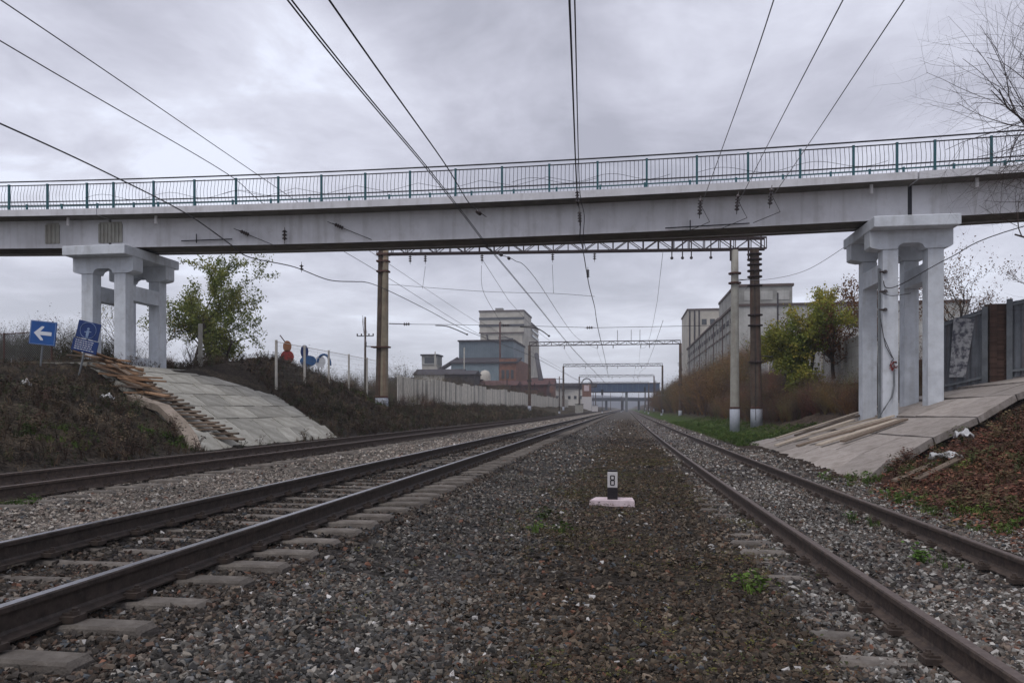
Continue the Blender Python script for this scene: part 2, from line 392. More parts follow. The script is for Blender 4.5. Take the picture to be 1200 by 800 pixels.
gme.polygons.foreach_set('use_smooth', np.ones(len(faces), bool))
gme.update(calc_edges=True)

# surface colour by zone (ballast, soil, grass, leaf litter, plus painted shade in hollow and gaps)
def zone_col(x, y):
    x = np.asarray(x, float); y = np.asarray(y, float)
    def C(*c): return np.array(c)[None, :]
    sh = x.shape; x = x.ravel(); y = y.ravel()
    n = vnoise(x, y, .9, 11); n2 = vnoise(x, y, .35, 12); n3 = vnoise(x, y, 2.2, 13)
    c = np.repeat(C(.105, .095, .088), len(x), 0)                        # central ballast
    def mixc(m, col):
        nonlocal c
        m = np.clip(m, 0, 1)[:, None]; c = c * (1 - m) + C(*col) * m
    mixc(sstep(-1.4, -.3, x) * (1 - sstep(1.0, 2.0, x)) * (.45 + .55 * n), (.075, .058, .042))   # silty walkway
    mixc(sstep(1.0, 1.5, x) * (1 - sstep(3.9, 4.3, x)), (.135, .120, .115))
    mixc(sstep(5.0, 5.6, -x) * (1 - sstep(9.9, 10.6, -x)), (.235, .205, .175))
    mixc((x > -5.1) * (x < -2.6), (.080, .072, .070))
    mixc(sstep(10.5, 11.3, -x), (.034, .027, .021))
    mixc(sstep(11.5, 12.5, -x) * (n > .55) * .6, (.075, .060, .042))
    mixc(sstep(3.8, 4.2, x), (.070, .052, .040))
    mixc(sstep(3.9, 4.8, x) * (1 - sstep(16, 20, y)) * (.5 + .5 * n), (.125, .055, .038))
    mixc(sstep(4.0, 4.4, x) * (1 - sstep(6.2, 8.5, x)) * sstep(29, 34, y), (.055, .085, .020))
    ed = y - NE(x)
    mixc((x > 5.2) * (x < 15) * np.exp(-((ed + .5) / .75) ** 2) * 1.2, (.028, .018, .014))  # painted shade: dark band in the hollow below the right paving edge
    mixc(sstep(4.5, 4.9, x) * (1 - sstep(5.6, 6.8, x)) * (1 - sstep(17, 20, y)) * sstep(8, 11, y) * sstep(.35, .6, n), (.07, .085, .022))
    mixc(sstep(40, 60, y) * sstep(11, 12, -x) * (.6 * n2 + .2), (.075, .06, .035))
    mixc(sstep(20, 26, -x), (.07, .06, .038))
    mixc(sstep(20, 26, x), (.06, .055, .035))
    mixc(sstep(60, 140, y) * (x > -2.4) * (x < 1.6), (.12, .11, .10))
    near = (1 - sstep(14, 45, y)) * (x > -11) * (x < 5.2)  # nearer ballast bed darkened, painting in the shade of gaps between stones
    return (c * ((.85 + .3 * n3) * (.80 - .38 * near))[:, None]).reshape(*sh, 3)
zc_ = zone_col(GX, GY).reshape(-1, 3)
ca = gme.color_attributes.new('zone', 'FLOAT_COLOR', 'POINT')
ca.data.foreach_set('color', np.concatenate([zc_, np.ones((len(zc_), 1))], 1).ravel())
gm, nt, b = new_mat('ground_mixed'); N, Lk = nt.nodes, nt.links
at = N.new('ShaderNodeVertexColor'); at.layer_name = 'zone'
geo = N.new('ShaderNodeTexCoord')
vo = N.new('ShaderNodeTexVoronoi'); vo.inputs['Scale'].default_value = 19; Lk.new(geo.outputs['Object'], vo.inputs['Vector'])
bw = N.new('ShaderNodeSeparateColor'); Lk.new(vo.outputs['Color'], bw.inputs[0])
mr = N.new('ShaderNodeMapRange'); mr.inputs[3].default_value = .35; mr.inputs[4].default_value = 1.75; Lk.new(bw.outputs[0], mr.inputs[0])
no = N.new('ShaderNodeTexNoise'); no.inputs['Scale'].default_value = 2.5; no.inputs['Detail'].default_value = 9; no.inputs['Roughness'].default_value = .7
Lk.new(geo.outputs['Object'], no.inputs['Vector'])
mr2 = N.new('ShaderNodeMapRange'); mr2.inputs[1].default_value = .3; mr2.inputs[2].default_value = .7; mr2.inputs[3].default_value = .6; mr2.inputs[4].default_value = 1.4
Lk.new(no.outputs['Fac'], mr2.inputs[0])
mu = N.new('ShaderNodeMath'); mu.operation = 'MULTIPLY'; Lk.new(mr.outputs[0], mu.inputs[0]); Lk.new(mr2.outputs[0], mu.inputs[1])
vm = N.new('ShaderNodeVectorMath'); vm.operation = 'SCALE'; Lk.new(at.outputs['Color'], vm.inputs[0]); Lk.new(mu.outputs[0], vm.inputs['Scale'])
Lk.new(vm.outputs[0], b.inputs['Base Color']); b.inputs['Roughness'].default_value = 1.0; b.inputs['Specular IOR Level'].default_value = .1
bp = N.new('ShaderNodeBump'); bp.inputs['Strength'].default_value = .8; bp.inputs['Distance'].default_value = .03
vo2 = N.new('ShaderNodeTexVoronoi'); vo2.inputs['Scale'].default_value = 22; Lk.new(geo.outputs['Object'], vo2.inputs['Vector'])
Lk.new(vo2.outputs['Distance'], bp.inputs['Height']); Lk.new(bp.outputs[0], b.inputs['Normal'])
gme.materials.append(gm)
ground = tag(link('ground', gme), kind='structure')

# ------------------------------------------------------------------ scatter (geometry nodes)
PROTO = bpy.data.collections.new('prototypes')     # never linked to the scene
def proto_mesh(name, me):
    o = bpy.data.objects.new(name, me); return o
def scatter(name, P, ROT, SC, IDX, TINT, protos, **tags):
    me = bpy.data.meshes.new(name); n = len(P)
    me.vertices.add(n); me.vertices.foreach_set('co', np.asarray(P, float).ravel())
    a = me.attributes.new('rot', 'FLOAT_VECTOR', 'POINT'); a.data.foreach_set('vector', np.asarray(ROT, float).ravel())
    a = me.attributes.new('scl', 'FLOAT_VECTOR', 'POINT'); a.data.foreach_set('vector', np.asarray(SC, float).ravel())
    a = me.attributes.new('idx', 'INT', 'POINT'); a.data.foreach_set('value', np.asarray(IDX, np.int32))
    a = me.attributes.new('tint', 'FLOAT_VECTOR', 'POINT'); a.data.foreach_set('vector', np.asarray(TINT, float).ravel())
    me.update()
    cc = bpy.data.collections.new(name + '_protos')
    for k, p in enumerate(protos):
        p.name = '%s_kind_%02d' % (name, k); cc.objects.link(p)
    ng = bpy.data.node_groups.new(name, 'GeometryNodeTree')
    ng.interface.new_socket('Geometry', in_out='INPUT', socket_type='NodeSocketGeometry')
    ng.interface.new_socket('Geometry', in_out='OUTPUT', socket_type='NodeSocketGeometry')
    gi = ng.nodes.new('NodeGroupInput'); go = ng.nodes.new('NodeGroupOutput')
    ci = ng.nodes.new('GeometryNodeCollectionInfo'); ci.inputs[0].default_value = cc
    ci.inputs['Separate Children'].default_value = True; ci.inputs['Reset Children'].default_value = True
    mp = ng.nodes.new('GeometryNodeMeshToPoints')
    ip = ng.nodes.new('GeometryNodeInstanceOnPoints'); ip.inputs['Pick Instance'].default_value = True
    def na(nm, dt):
        n_ = ng.nodes.new('GeometryNodeInputNamedAttribute'); n_.data_type = dt; n_.inputs[0].default_value = nm; return n_.outputs[0]
    er = ng.nodes.new('FunctionNodeEulerToRotation')
    L_ = ng.links.new
    L_(gi.outputs[0], mp.inputs[0]); L_(mp.outputs[0], ip.inputs['Points']); L_(ci.outputs[0], ip.inputs['Instance'])
    L_(na('idx', 'INT'), ip.inputs['Instance Index']); L_(na('rot', 'FLOAT_VECTOR'), er.inputs[0]); L_(er.outputs[0], ip.inputs['Rotation'])
    L_(na('scl', 'FLOAT_VECTOR'), ip.inputs['Scale']); L_(ip.outputs[0], go.inputs[0])
    o = link(name, me); md = o.modifiers.new('scatter', 'NODES'); md.node_group = ng
    return tag(o, **tags)

def rock(seed):
    r = random.Random(seed)
    pts = []
    for i in range(11):
        v = Vector((r.gauss(0, 1), r.gauss(0, 1), r.gauss(0, 1))).normalized()
        pts.append(Vector((v.x, v.y * .8, v.z * .62)) * r.uniform(.78, 1.18))
    import bmesh
    bm = bmesh.new()
    for p in pts: bm.verts.new(p)
    bmesh.ops.convex_hull(bm, input=bm.verts)
    for v in [v for v in bm.verts if not v.link_faces]: bm.verts.remove(v)
    me = bpy.data.meshes.new('stone'); bm.to_mesh(me); bm.free(); me.materials.append(M['stone'])
    return me
rocks = [rock(i) for i in range(7)]

ct, st_ = math.cos(math.atan(.152)), math.sin(math.atan(.152))
def cam_to_world(X, d): return X * ct - d * st_, X * st_ + d * ct
def wedge(n, d0, d1, p=1.0, margin=.80):
    """random ground points in a wide wedge ahead, n points between distances d0 and d1"""
    u = rng.random(n); d = d0 + (d1 - d0) * u ** p
    X = (rng.random(n) * 2 - 1) * (margin * d + 1.5)
    return cam_to_world(X, d)
PAL = .66 * np.array([[.155, .145, .13], [.105, .10, .092], [.21, .185, .155], [.075, .07, .062], [.29, .27, .24], [.15, .12, .095], [.12, .115, .11], [.17, .125, .10], [.06, .055, .05]])
PALB = .72 * np.array([[.33, .29, .245], [.27, .235, .20], [.38, .35, .31], [.22, .185, .16], [.30, .245, .205], [.17, .15, .135]])
PALC = .74 * np.array([[.24, .225, .205], [.15, .135, .12], [.42, .40, .37], [.13, .10, .085], [.19, .15, .12], [.09, .08, .07]])
def stones(n, d0, d1, s0, s1, p):
    x, y = wedge(n, d0, d1, p)
    k = (x > -10.5) & (x < 4.25 + rng.random(n) ** 2 * .5) & (y > -1)
    k &= ~((x > 4.0) & (y > 27) & (y < 80))
    # thin out on the silty middle
    mid = sstep(-2.0, .2, x) * (1 - sstep(.9, 1.6, x)) * vnoise(x, y, .9, 11)
    k &= rng.random(n) > mid * .55
    k &= ~((np.abs(x + .2) < .42) & (np.abs(y - 11.2) < .30))
    # sleepers outside the rails of the middle track stay clear
    fr = np.mod(y - .015, .545); fr_c = np.mod(y - .18, .545)
    on_b = (x > -5.3) & (x < -2.58) & ((fr < .12) | (fr > .45))
    k &= ~(on_b & (rng.random(n) < np.where(x > -3.2, .90, .30)))
    rx = 1.268 + .66 * np.exp(-y / 20)
    on_c = (x > rx - .62) & (x < rx + 2.1) & ((fr_c < .14) | (fr_c > .45))
    k &= ~(on_c & (x < rx + .1) & (rng.random(n) < np.where(y < 8, .72, .35)))
    x, y = x[k], y[k]; m = len(x)
    s = (s0 + (s1 - s0) * rng.random(m) ** 2.2)
    z = gz(x, y) + s * .12
    ab = (x < -5.6); cc_ = x > 1.15 + .3 * (rng.random(m) - .5)
    col = PAL[rng.integers(0, len(PAL), m)]
    col = np.where(ab[:, None], PALB[rng.integers(0, len(PALB), m)], col)
    col = np.where(cc_[:, None], PALC[rng.integers(0, len(PALC), m)], col)
    f = rng.random(m)
    midm = ((sstep(-2.2, .3, x) * (1 - sstep(.8, 1.7, x)) * 1.2) > rng.random(m) * .7 + .5 * vnoise(x, y, 1.3, 41))[:, None]
    col = np.where(midm, col * np.array([.72, .62, .52]), col)
    inB = ((x > -5.2) & (x < -2.4))[:, None]
    col = np.where(inB, col * np.array([.66, .60, .56]), col)
    col = np.where((f < .014)[:, None], np.array([.36, .345, .33]) * rng.uniform(.7, 1.15, m)[:, None], col)       # pale chips
    col = np.where(((f > .022) & (f < .04))[:, None], np.array([.15, .075, .05]) * rng.uniform(.5, 1.1, m)[:, None], col)   # rusty / brick bits
    col = np.where(((f > .06) & (f < .10))[:, None], np.array([.055, .06, .065]), col)
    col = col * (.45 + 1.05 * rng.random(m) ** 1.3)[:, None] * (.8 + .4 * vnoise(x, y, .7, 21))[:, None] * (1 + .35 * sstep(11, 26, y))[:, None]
    return np.stack([x, y, z], 1), s, col
parts_ = [stones(125000, 1.7, 6, .009, .033, .8), stones(160000, 6, 15, .013, .038, .75), stones(90000, 15, 38, .028, .055, .8), stones(40000, 38, 90, .05, .085, .8)]
P = np.concatenate([p[0] for p in parts_]); S = np.concatenate([p[1] for p in parts_]); T = np.concatenate([p[2] for p in parts_])
m = len(P)
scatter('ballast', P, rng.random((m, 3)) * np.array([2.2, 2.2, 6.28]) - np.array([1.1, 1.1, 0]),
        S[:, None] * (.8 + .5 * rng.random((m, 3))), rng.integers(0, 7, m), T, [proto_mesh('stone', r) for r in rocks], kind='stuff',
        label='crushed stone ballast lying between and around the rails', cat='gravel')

# --- plant prototypes
def tuft(n, h, spread, wd, seed, lean=.6):
    r = random.Random(seed); mb = MB()
    for i in range(n):
        a = r.uniform(0, 6.28); d = r.uniform(0, spread); x, y = math.cos(a) * d, math.sin(a) * d
        a2 = r.uniform(0, 6.28); hh = h * r.uniform(.5, 1); l = lean * hh * r.uniform(.2, 1)
        px, py = math.cos(a2), math.sin(a2)
        w = wd * r.uniform(.6, 1.3)
        v = [(x - py * w, y + px * w, 0), (x + py * w, y - px * w, 0), (x + px * l * .4 + py * w * .7, y + py * l * .4 - px * w * .7, hh * .6), (x + px * l * .4 - py * w * .7, y + py * l * .4 + px * w * .7, hh * .6), (x + px * l, y + py * l, hh)]
        mb.add(v, [(0, 1, 2, 3), (3, 2, 4)])
    return mb.mesh('tuft', M['plant'])
def litter(n, spread, s, seed):
    r = random.Random(seed); mb = MB()
    for i in range(n):
        c = Vector((r.gauss(0, spread), r.gauss(0, spread), r.uniform(0, .035)))
        q = Matrix.Rotation(r.uniform(0, 6.28), 3, 'Z') @ Matrix.Rotation(r.uniform(-.7, .7), 3, 'X') @ Matrix.Rotation(r.uniform(-.5, .5), 3, 'Y')
        k = s * r.uniform(.6, 1.3)
        v = [c + q @ Vector(p) * k for p in ((-1, 0, 0), (-.2, -.55, .15), (1, 0, 0), (-.2, .55, .15))]
        mb.add(v, [(0, 1, 2, 3)])
    return mb.mesh('litter', M['plant'])
def weed(seed, h):
    r = random.Random(seed); mb = MB()
    for i in range(r.randint(4, 7)):
        a = r.uniform(0, 6.28); l = r.uniform(.1, .45) * h; hh = h * r.uniform(.6, 1)
        p = [Vector((0, 0, 0)), Vector((math.cos(a) * l * .4, math.sin(a) * l * .4, hh * .55)), Vector((math.cos(a) * l, math.sin(a) * l, hh))]
        mb.tube(p, .006, 3, r1=.002, cap=False)
        for j in range(12):
            t = r.uniform(.15, 1); q = p[1].lerp(p[2], t) if t > .5 else p[0].lerp(p[1], t * 2)
            q = q + Vector((r.gauss(0, .05), r.gauss(0, .05), r.gauss(0, .03))) ; k = r.uniform(.015, .04)
            m3 = Matrix.Rotation(r.uniform(0, 6.28), 3, 'Z') @ Matrix.Rotation(r.uniform(-1.2, 1.2), 3, 'X')
            mb.add([q + m3 @ Vector(c) * k for c in ((-1, 0, 0), (0, -.5, 0), (1, 0, 0), (0, .5, 0))], [(0, 1, 2, 3)])
    return mb.mesh('weed', M['plant'])
def place(n, xr, yr, dens=None):
    x = rng.uniform(*xr, n); y = rng.uniform(*yr, n)
    if dens is not None:
        k = rng.random(n) < dens(x, y); x, y = x[k], y[k]
    return x, y
def pl_scatter(name, x, y, s, pal, protos, label, tilt=.25, var=.35, cat='plants', up=-.01):
    m = len(x); pal = np.array(pal)
    P = np.stack([x, y, gz(x, y) + up + np.where(up > 0, .012 * rng.random(m), 0)], 1)
    R = np.stack([rng.uniform(-tilt, tilt, m), rng.uniform(-tilt, tilt, m), rng.uniform(0, 6.28, m)], 1)
    sc = (s[0] + (s[1] - s[0]) * rng.random(m) ** 1.5) * (1 - .5 * sstep(15.5, 17.5, -x) * (y < 26))
    T = pal[rng.integers(0, len(pal), m)] * (1 - var + 2 * var * rng.random(m))[:, None]
    return scatter(name, P, R, np.repeat(sc[:, None], 3, 1), rng.integers(0, len(protos), m), T, [proto_mesh('p', q) for q in protos], kind='stuff', label=label, cat=cat)
def not_pave(x, y):
    left = (x < -11.0) & (x > -18.8) & (y > 18.5 + (-11.2 - x) * .68) & (y < 27.9 + (-11.2 - x) * .8)
    return (~left) & (~in_pave_right(x, y))
# dark weedy bank on the left
x, y = place(42000, (-24, -10.9), (6, 120), lambda x, y: not_pave(x, y) * (.25 + .75 * vnoise(x, y, .8, 31)) * np.clip(1.3 - y / 130, 0, 1))
pl_scatter('dead_weeds', x, y, (.45, 1.1), [(.052, .038, .026), (.08, .056, .036), (.032, .027, .02), (.04, .05, .02), (.13, .095, .06), (.05, .028, .02)],
           [weed(i, .5) for i in range(4)] + [tuft(16, .28, .10, .007, 40 + i) for i in range(3)], 'dark withered weeds and dead grass covering the left bank')
# green tufts
gp = [(-16.9, 15.5), (-13, 14.5), (-12.2, 17.5), (-11.6, 18), (-7.75, 8.6), (-7.6, 8.8)]
def greenmask(x, y):
    a = (x > 4.15) & (x < 8.0) & (y > 29) & (y < 75)
    b_ = ((x > 3.95) & (x < 6.0) & (y > 9) & (y < 16.2) & (vnoise(x, y, .9, 11) > .38))
    c_ = np.zeros_like(a)
    for cx, cy, r in ((-7.75, 8.6, .28), (3.05, 10.0, .30), (2.85, 7.5, .22), (3.9, 6.3, .2), (-12.4, 15.0, .8), (-12.0, 18.2, .7), (-13.4, 12.6, 1.0), (-15.5, 42.5, 1.6), (-.93, 8.6, .25), (-1.1, 9.6, .15), (1.0, 6.1, .12), (4.6, 7.4, .4)):
        c_ |= (np.hypot(x - cx, y - cy) < r)
    return (a * (.35 + .65 * vnoise(x, y, .5, 33)) + b_ * .55 + c_ * 1.0) * not_pave(x, y)
x, y = place(170000, (-17, 8), (5, 75), lambda x, y: greenmask(x, y) * np.where(y > 30, .45, .6))
pl_scatter('green_grass', x, y, (.35, 1.0), [(.055, .105, .018), (.075, .125, .022), (.10, .13, .03), (.05, .085, .02)],
           [tuft(14, .17, .07, .006, 60 + i) for i in range(3)] + [weed(90, .16)], 'fresh green grass tufts growing beside the tracks')
# leaf litter on the right slope
x, y = place(38000, (3.7, 15), (3, 24), lambda x, y: not_pave(x, y) * (.35 + .65 * vnoise(x, y, 1.0, 34)) * sstep(3.7, 4.6, x) * ((x > 5.0) | (y < 15)) * (1 - .93 * np.exp(-((y - NE(x) + .75) / .9) ** 2)))
pl_scatter('fallen_leaves', x, y, (.6, 1.3), [(.17, .065, .042), (.12, .05, .034), (.21, .10, .06), (.09, .04, .03), (.10, .075, .035)],
           [litter(14, .09, .030, 70 + i) for i in range(5)], 'brown fallen leaves covering the right slope', tilt=.3)
x, y = place(5600, (4.1, 15), (5, 24), lambda x, y: not_pave(x, y) * vnoise(x, y, .9, 35) * (1 - .85 * np.exp(-((y - NE(x) + .7) / .8) ** 2)) * ((x > 4.9) | (y < 14)))
pl_scatter('dry_grass', x, y, (.4, 1.2), [(.10, .075, .04), (.13, .10, .05), (.07, .055, .03), (.07, .08, .03), (.10, .05, .035)],
           [weed(200 + i, .35) for i in range(3)] + [tuft(14, .2, .08, .006, 80 + i) for i in range(3)], 'dry grass and weeds on the right slope')
# moss, litter and leaf bits on the central strip
x, y = place(42000, (-2.4, 4.4), (1.6, 26), lambda x, y: sstep(.25, .7, vnoise(x, y, .9, 11)) * (.12 + .88 * ((x > -1.0) & (x < 1.25))))
pl_scatter('silt_litter', x, y, (.2, .65), [(.07, .05, .032), (.045, .036, .026), (.10, .06, .035), (.05, .055, .022), (.14, .105, .065), (.08, .075, .02)],
           [litter(8, .05, .022, 300 + i) for i in range(4)] + [tuft(8, .06, .04, .003, 310)], 'dead leaves and small dry weeds between the stones', up=.016)

def mossmask(x, y):
    c_ = np.zeros_like(x)
    for cx, cy, r in ((-.93, 8.6, .5), (-1.15, 9.9, .45), (-1.0, 12.5, .6), (.9, 6.2, .4), (1.15, 7.6, .4), (-.2, 10.2, .4), (1.5, 9.6, .4), (-1.7, 4.6, .25), (.3, 5.0, .35), (-.6, 16, .9), (.9, 20, 1.1), (-3.9, 9.2, .2)):
        c_ = np.maximum(c_, np.clip(1.25 - np.hypot(x - cx, y - cy) / r, 0, 1))
    return c_ * (.3 + .7 * vnoise(x, y, 4, 51))
x, y = place(60000, (-4.2, 2.5), (3.5, 22), mossmask)
pl_scatter('moss', x, y, (.2, .6), [(.085, .085, .025), (.12, .115, .03), (.06, .065, .022), (.10, .075, .035), (.15, .14, .04)],
           [litter(10, .035, .014, 400 + i) for i in range(3)] + [tuft(9, .05, .03, .003, 410)], 'low yellow-green moss growing between the stones around the number post', cat='moss', up=.022)
# ------------------------------------------------------------------ tracks
def rail_profile(h=.18):
    return [(-.075, 0), (.075, 0), (.075, .012), (.018, .028), (.009, .045), (.009, h - .045), (.036, h - .036), (.036, h - .008), (.028, h), (-.028, h), (-.036, h - .008), (-.036, h - .036), (-.009, h - .045), (-.009, .045), (-.018, .028), (-.075, .012)]
def make_rail(xf, zt, side, mats, parent, ys):
    prof = rail_profile(); n = len(prof); mb = MB()
    for y in ys:
        for (px_, pz_) in prof: mb.v.append((xf(y) + px_, y, zt - .18 + pz_))
    for i in range(len(ys) - 1):
        for k in range(n):
            k2 = (k + 1) % n
            mb.f.append((i * n + k, i * n + k2, (i + 1) * n + k2, (i + 1) * n + k)); mb.mi.append(1 if k == 8 else 0)
    mb.f.append(tuple(range(n))); mb.mi.append(0)
    return mb.build('rail', mats, parent)
def sleeper_mesh(L=2.7, w=.24, h=.2):
    mb = MB(); hw = w / 2; v = []
    xs = [-L / 2, -L / 2 + .03, -.95, -.55, .55, .95, L / 2 - .03, L / 2]
    for i, x_ in enumerate(xs):
        top = 0 if i in (1, 2, 5, 6) else (-.035 if i in (3, 4) else -.03)
        ww = hw - .03 if i in (3, 4) else hw
        v += [(x_, -ww, -h), (x_, ww, -h), (x_, ww - .035, top - .015), (x_, ww - .05, top), (x_, -ww + .05, top), (x_, -ww + .035, top - .015)]
    f = [(0, 5, 4, 3, 2, 1), tuple(range(42, 48))]
    for i in range(7):
        for k in range(6):
            k2 = (k + 1) % 6; f.append((i * 6 + k, i * 6 + k2, (i + 1) * 6 + k2, (i + 1) * 6 + k))
    mb.add(v, f); return mb.mesh('sleeper', M['sleeper'])
slp = sleeper_mesh()
def clip_mesh(s_, mk):
    mb = MB()
    if 1:
        mb.box(s_ * .10 - .045, s_ * .10 + .045, -.055, .055, 0, .035)
        mb.lathe([(.016, .03), (.016, .075)], 6, (s_ * .11, 0, 0))
        mb.lathe([(.028, .035), (.028, .06)], 6, (s_ * .11, 0, 0))
        mb.box(s_ * .085 - .03, s_ * .085 + .03, -.03, .03, .03, .048)
    return mb.mesh('rail_clip', M[mk])
clipm = {k: [clip_mesh(s_, k) for s_ in (-1, 1)] for k in ('rail', 'rail_dark')}
ys_rail = np.concatenate([np.arange(-6, 40, 1.0), np.arange(40, 160, 5.), np.arange(160, 620, 20.)])
def track(xl, zt, label, mats, nsl, ntot, clips, sz, jit, ph=.015):
    t = thing('railway_track', (0, 0, 0), label, 'railway track')
    for dx in (0, 1.52): make_rail(lambda y, dx=dx: xl(y) + dx, zt, dx, mats, t, ys_rail)
    far = MB(); sv = np.array([v.co[:] for v in slp.vertices]); sf = [tuple(p.vertices) for p in slp.polygons]
    y = ph - .545 * 3
    k = 0
    while k < ntot:
        cx = xl(y) + .76; cz = zt - .185 + sz + random.uniform(-jit, jit)
        ra = (random.uniform(-.006, .006), random.uniform(-.01, .01), random.uniform(-.02, .02))
        if k < nsl:
            link('sleeper', slp, t, (cx + random.uniform(-.03, .03), y, cz), ra)
        else:
            far.add(sv + np.array([cx, y, cz]), sf)
        k += 1; y += .545
    if far.v: tag(far.build('far_sleepers', M['sleeper'], t), kind='stuff')
    for i in range(clips):
        yy = ph - .545 * 3 + i * .545
        for dx in (0, 1.52):
            for cm in clipm['rail' if zt == 0 else 'rail_dark']: link('rail_clip', cm, t, (xl(yy) + dx, yy, zt - .183))
    return t
track(lambda y: -9.40, .25, 'far left railway track with dark rails, running below the concrete paved bank', [M['rail'], M['railtop_dull']], 70, 300, 45, -.005, .006)
track(lambda y: -4.715, .23, 'middle railway track with shiny rail tops and concrete sleepers showing along its near side', [M['rail_dark'], M['railtop']], 80, 320, 60, .0, .006)
track(lambda y: 1.268 + .66 * math.exp(-y / 20), .0, 'right-hand railway track with rusty brown rails half sunk in ballast', [M['rail'], M['railtop_dull']], 60, 300, 40, -.004, .01, .18)

# ------------------------------------------------------------------ footbridge
BR = thing('footbridge', (-5.2, 27.6, 7.5), 'long grey concrete footbridge with teal railing crossing over all the tracks', 'bridge')
BO = Vector((-5.2, 27.6, 7.5))
def dz(x): return .0007 * (x + 6) ** 2
def bent_box(mb, x0, x1, y0, y1, z0, z1, step=1.5, mi=0, bottom_mi=None):
    n = max(1, int((x1 - x0) / step)); o = len(mb.v)
    for i in range(n + 1):
        x_ = x0 + (x1 - x0) * i / n; d = dz(x_)
        mb.v += [(x_, y0, z0 + d), (x_, y1, z0 + d), (x_, y1, z1 + d), (x_, y0, z1 + d)]
    for i in range(n):
        for k in range(4):
            k2 = (k + 1) % 4
            mb.f.append((o + i * 4 + k, o + (i + 1) * 4 + k, o + (i + 1) * 4 + k2, o + i * 4 + k2)); mb.mi.append(bottom_mi if (k == 0 and bottom_mi is not None) else mi)
    mb.f.append((o, o + 1, o + 2, o + 3)); mb.mi.append(mi); e = o + n * 4
    mb.f.append((e + 3, e + 2, e + 1, e)); mb.mi.append(mi)
    return mb
def brp(mb, name, mats, parent=BR, smooth=False):
    """build with vertices relative to the bridge origin"""
    mb.v = [(v[0] - BO.x, v[1] - BO.y, v[2] - BO.z) for v in mb.v]
    return mb.build(name, mats, parent, smooth)
spans = [(-48, -20.13), (-20.09, 9.37), (9.43, 40)]
for (a, b_) in spans:
    mb = MB()
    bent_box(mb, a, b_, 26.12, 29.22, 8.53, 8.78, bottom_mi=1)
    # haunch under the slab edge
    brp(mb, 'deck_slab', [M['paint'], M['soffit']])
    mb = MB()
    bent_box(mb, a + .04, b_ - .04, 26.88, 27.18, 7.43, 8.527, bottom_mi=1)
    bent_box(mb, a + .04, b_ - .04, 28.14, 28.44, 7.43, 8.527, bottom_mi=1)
    bent_box(mb, a + .04, b_ - .04, 27.183, 28.137, 7.47, 7.62, mi=1)
    brp(mb, 'girder', [M['paint'], M['soffit']])
# vertical patched strips on the girder near the left pier
for xa, xb in ((-22.9, -22.35), (-20.55, -19.6)):
    mb = MB(); n = 7 if xb - xa > .6 else 4
    for i in range(n):
        x_ = lerp(xa, xb, i / (n - 1)); mb.box(x_ - .035, x_ + .035, 26.83, 26.878, 7.62 + dz(x_), 8.35 + dz(x_))
    mb.box(xa, xb, 26.862, 26.877, 7.60 + dz(xa), 8.42 + dz(xa), 1)
    brp(mb, 'joint_cover', [M['pole_grey'], M['pole_grey']])
mb = MB(); mb.box(9.34, 9.46, 26.90, 27.15, 7.45 + dz(9.4), 8.5 + dz(9.4)); brp(mb, 'expansion_joint', M['darksteel'])
# drain stubs under the slab
for x_ in (-21.6, -17.85, 8.05, 11.3):
    mb = MB(); z_ = 8.53 + dz(x_)
    mb.tube([(x_, 26.45, z_ - .30), (x_, 26.45, z_ + .02)], .055, 10); mb.tube([(x_, 26.45, z_ - .32), (x_, 26.45, z_ - .28)], .062, 10)
    brp(mb, 'drain_pipe', M['white'])
# railings: near one with every baluster, far one joined
posts = [-41, -39.3, -37.6, -35.9, -34.2, -32.5, -30.8, -29.1, -27.4, -25.75, -24.06, -22.37, -20.66, -19.53]
posts += [-19.53 + 1.686 * i for i in range(1, 17)] + [8.80, 9.96, 11.66, 13.35, 15.04, 16.7, 18.4, 20.1, 21.8, 23.5]
def bar(mb, y_, z_, r, x0, x1, h=None):
    n = max(2, int((x1 - x0) / 1.5)); pts = [(lerp(x0, x1, i / n), y_, z_ + dz(lerp(x0, x1, i / n))) for i in range(n + 1)]
    mb.tube(pts, r, 6 if not h else 4)
def bal_mesh(hh):
    mb = MB(); n = 7; pts = []
    for i in range(n):
        t = i / (n - 1); pts.append((0, -.075 * math.sin(math.pi * min(1, t * 1.15)) * (1 if t < .87 else .3), hh * t))
    mb.tube(pts, .0085, 4); return mb.mesh('baluster', M['darksteel'])
balm = bal_mesh(.80)
pm = MB(); pm.box(-.035, .035, -.035, .035, 0, 1.02); pm.box(-.07, .07, -.07, .07, 0, .02); pm.box(-.04, .04, -.04, .04, 1.02, 1.035)
postm = pm.mesh('post', M['teal'])
pm2 = MB(); pm2.tube([(0, 0, 1.0), (0, 0, 1.14)], .012, 6); spm = pm2.mesh('post_pin', M['darksteel'])
balx = []
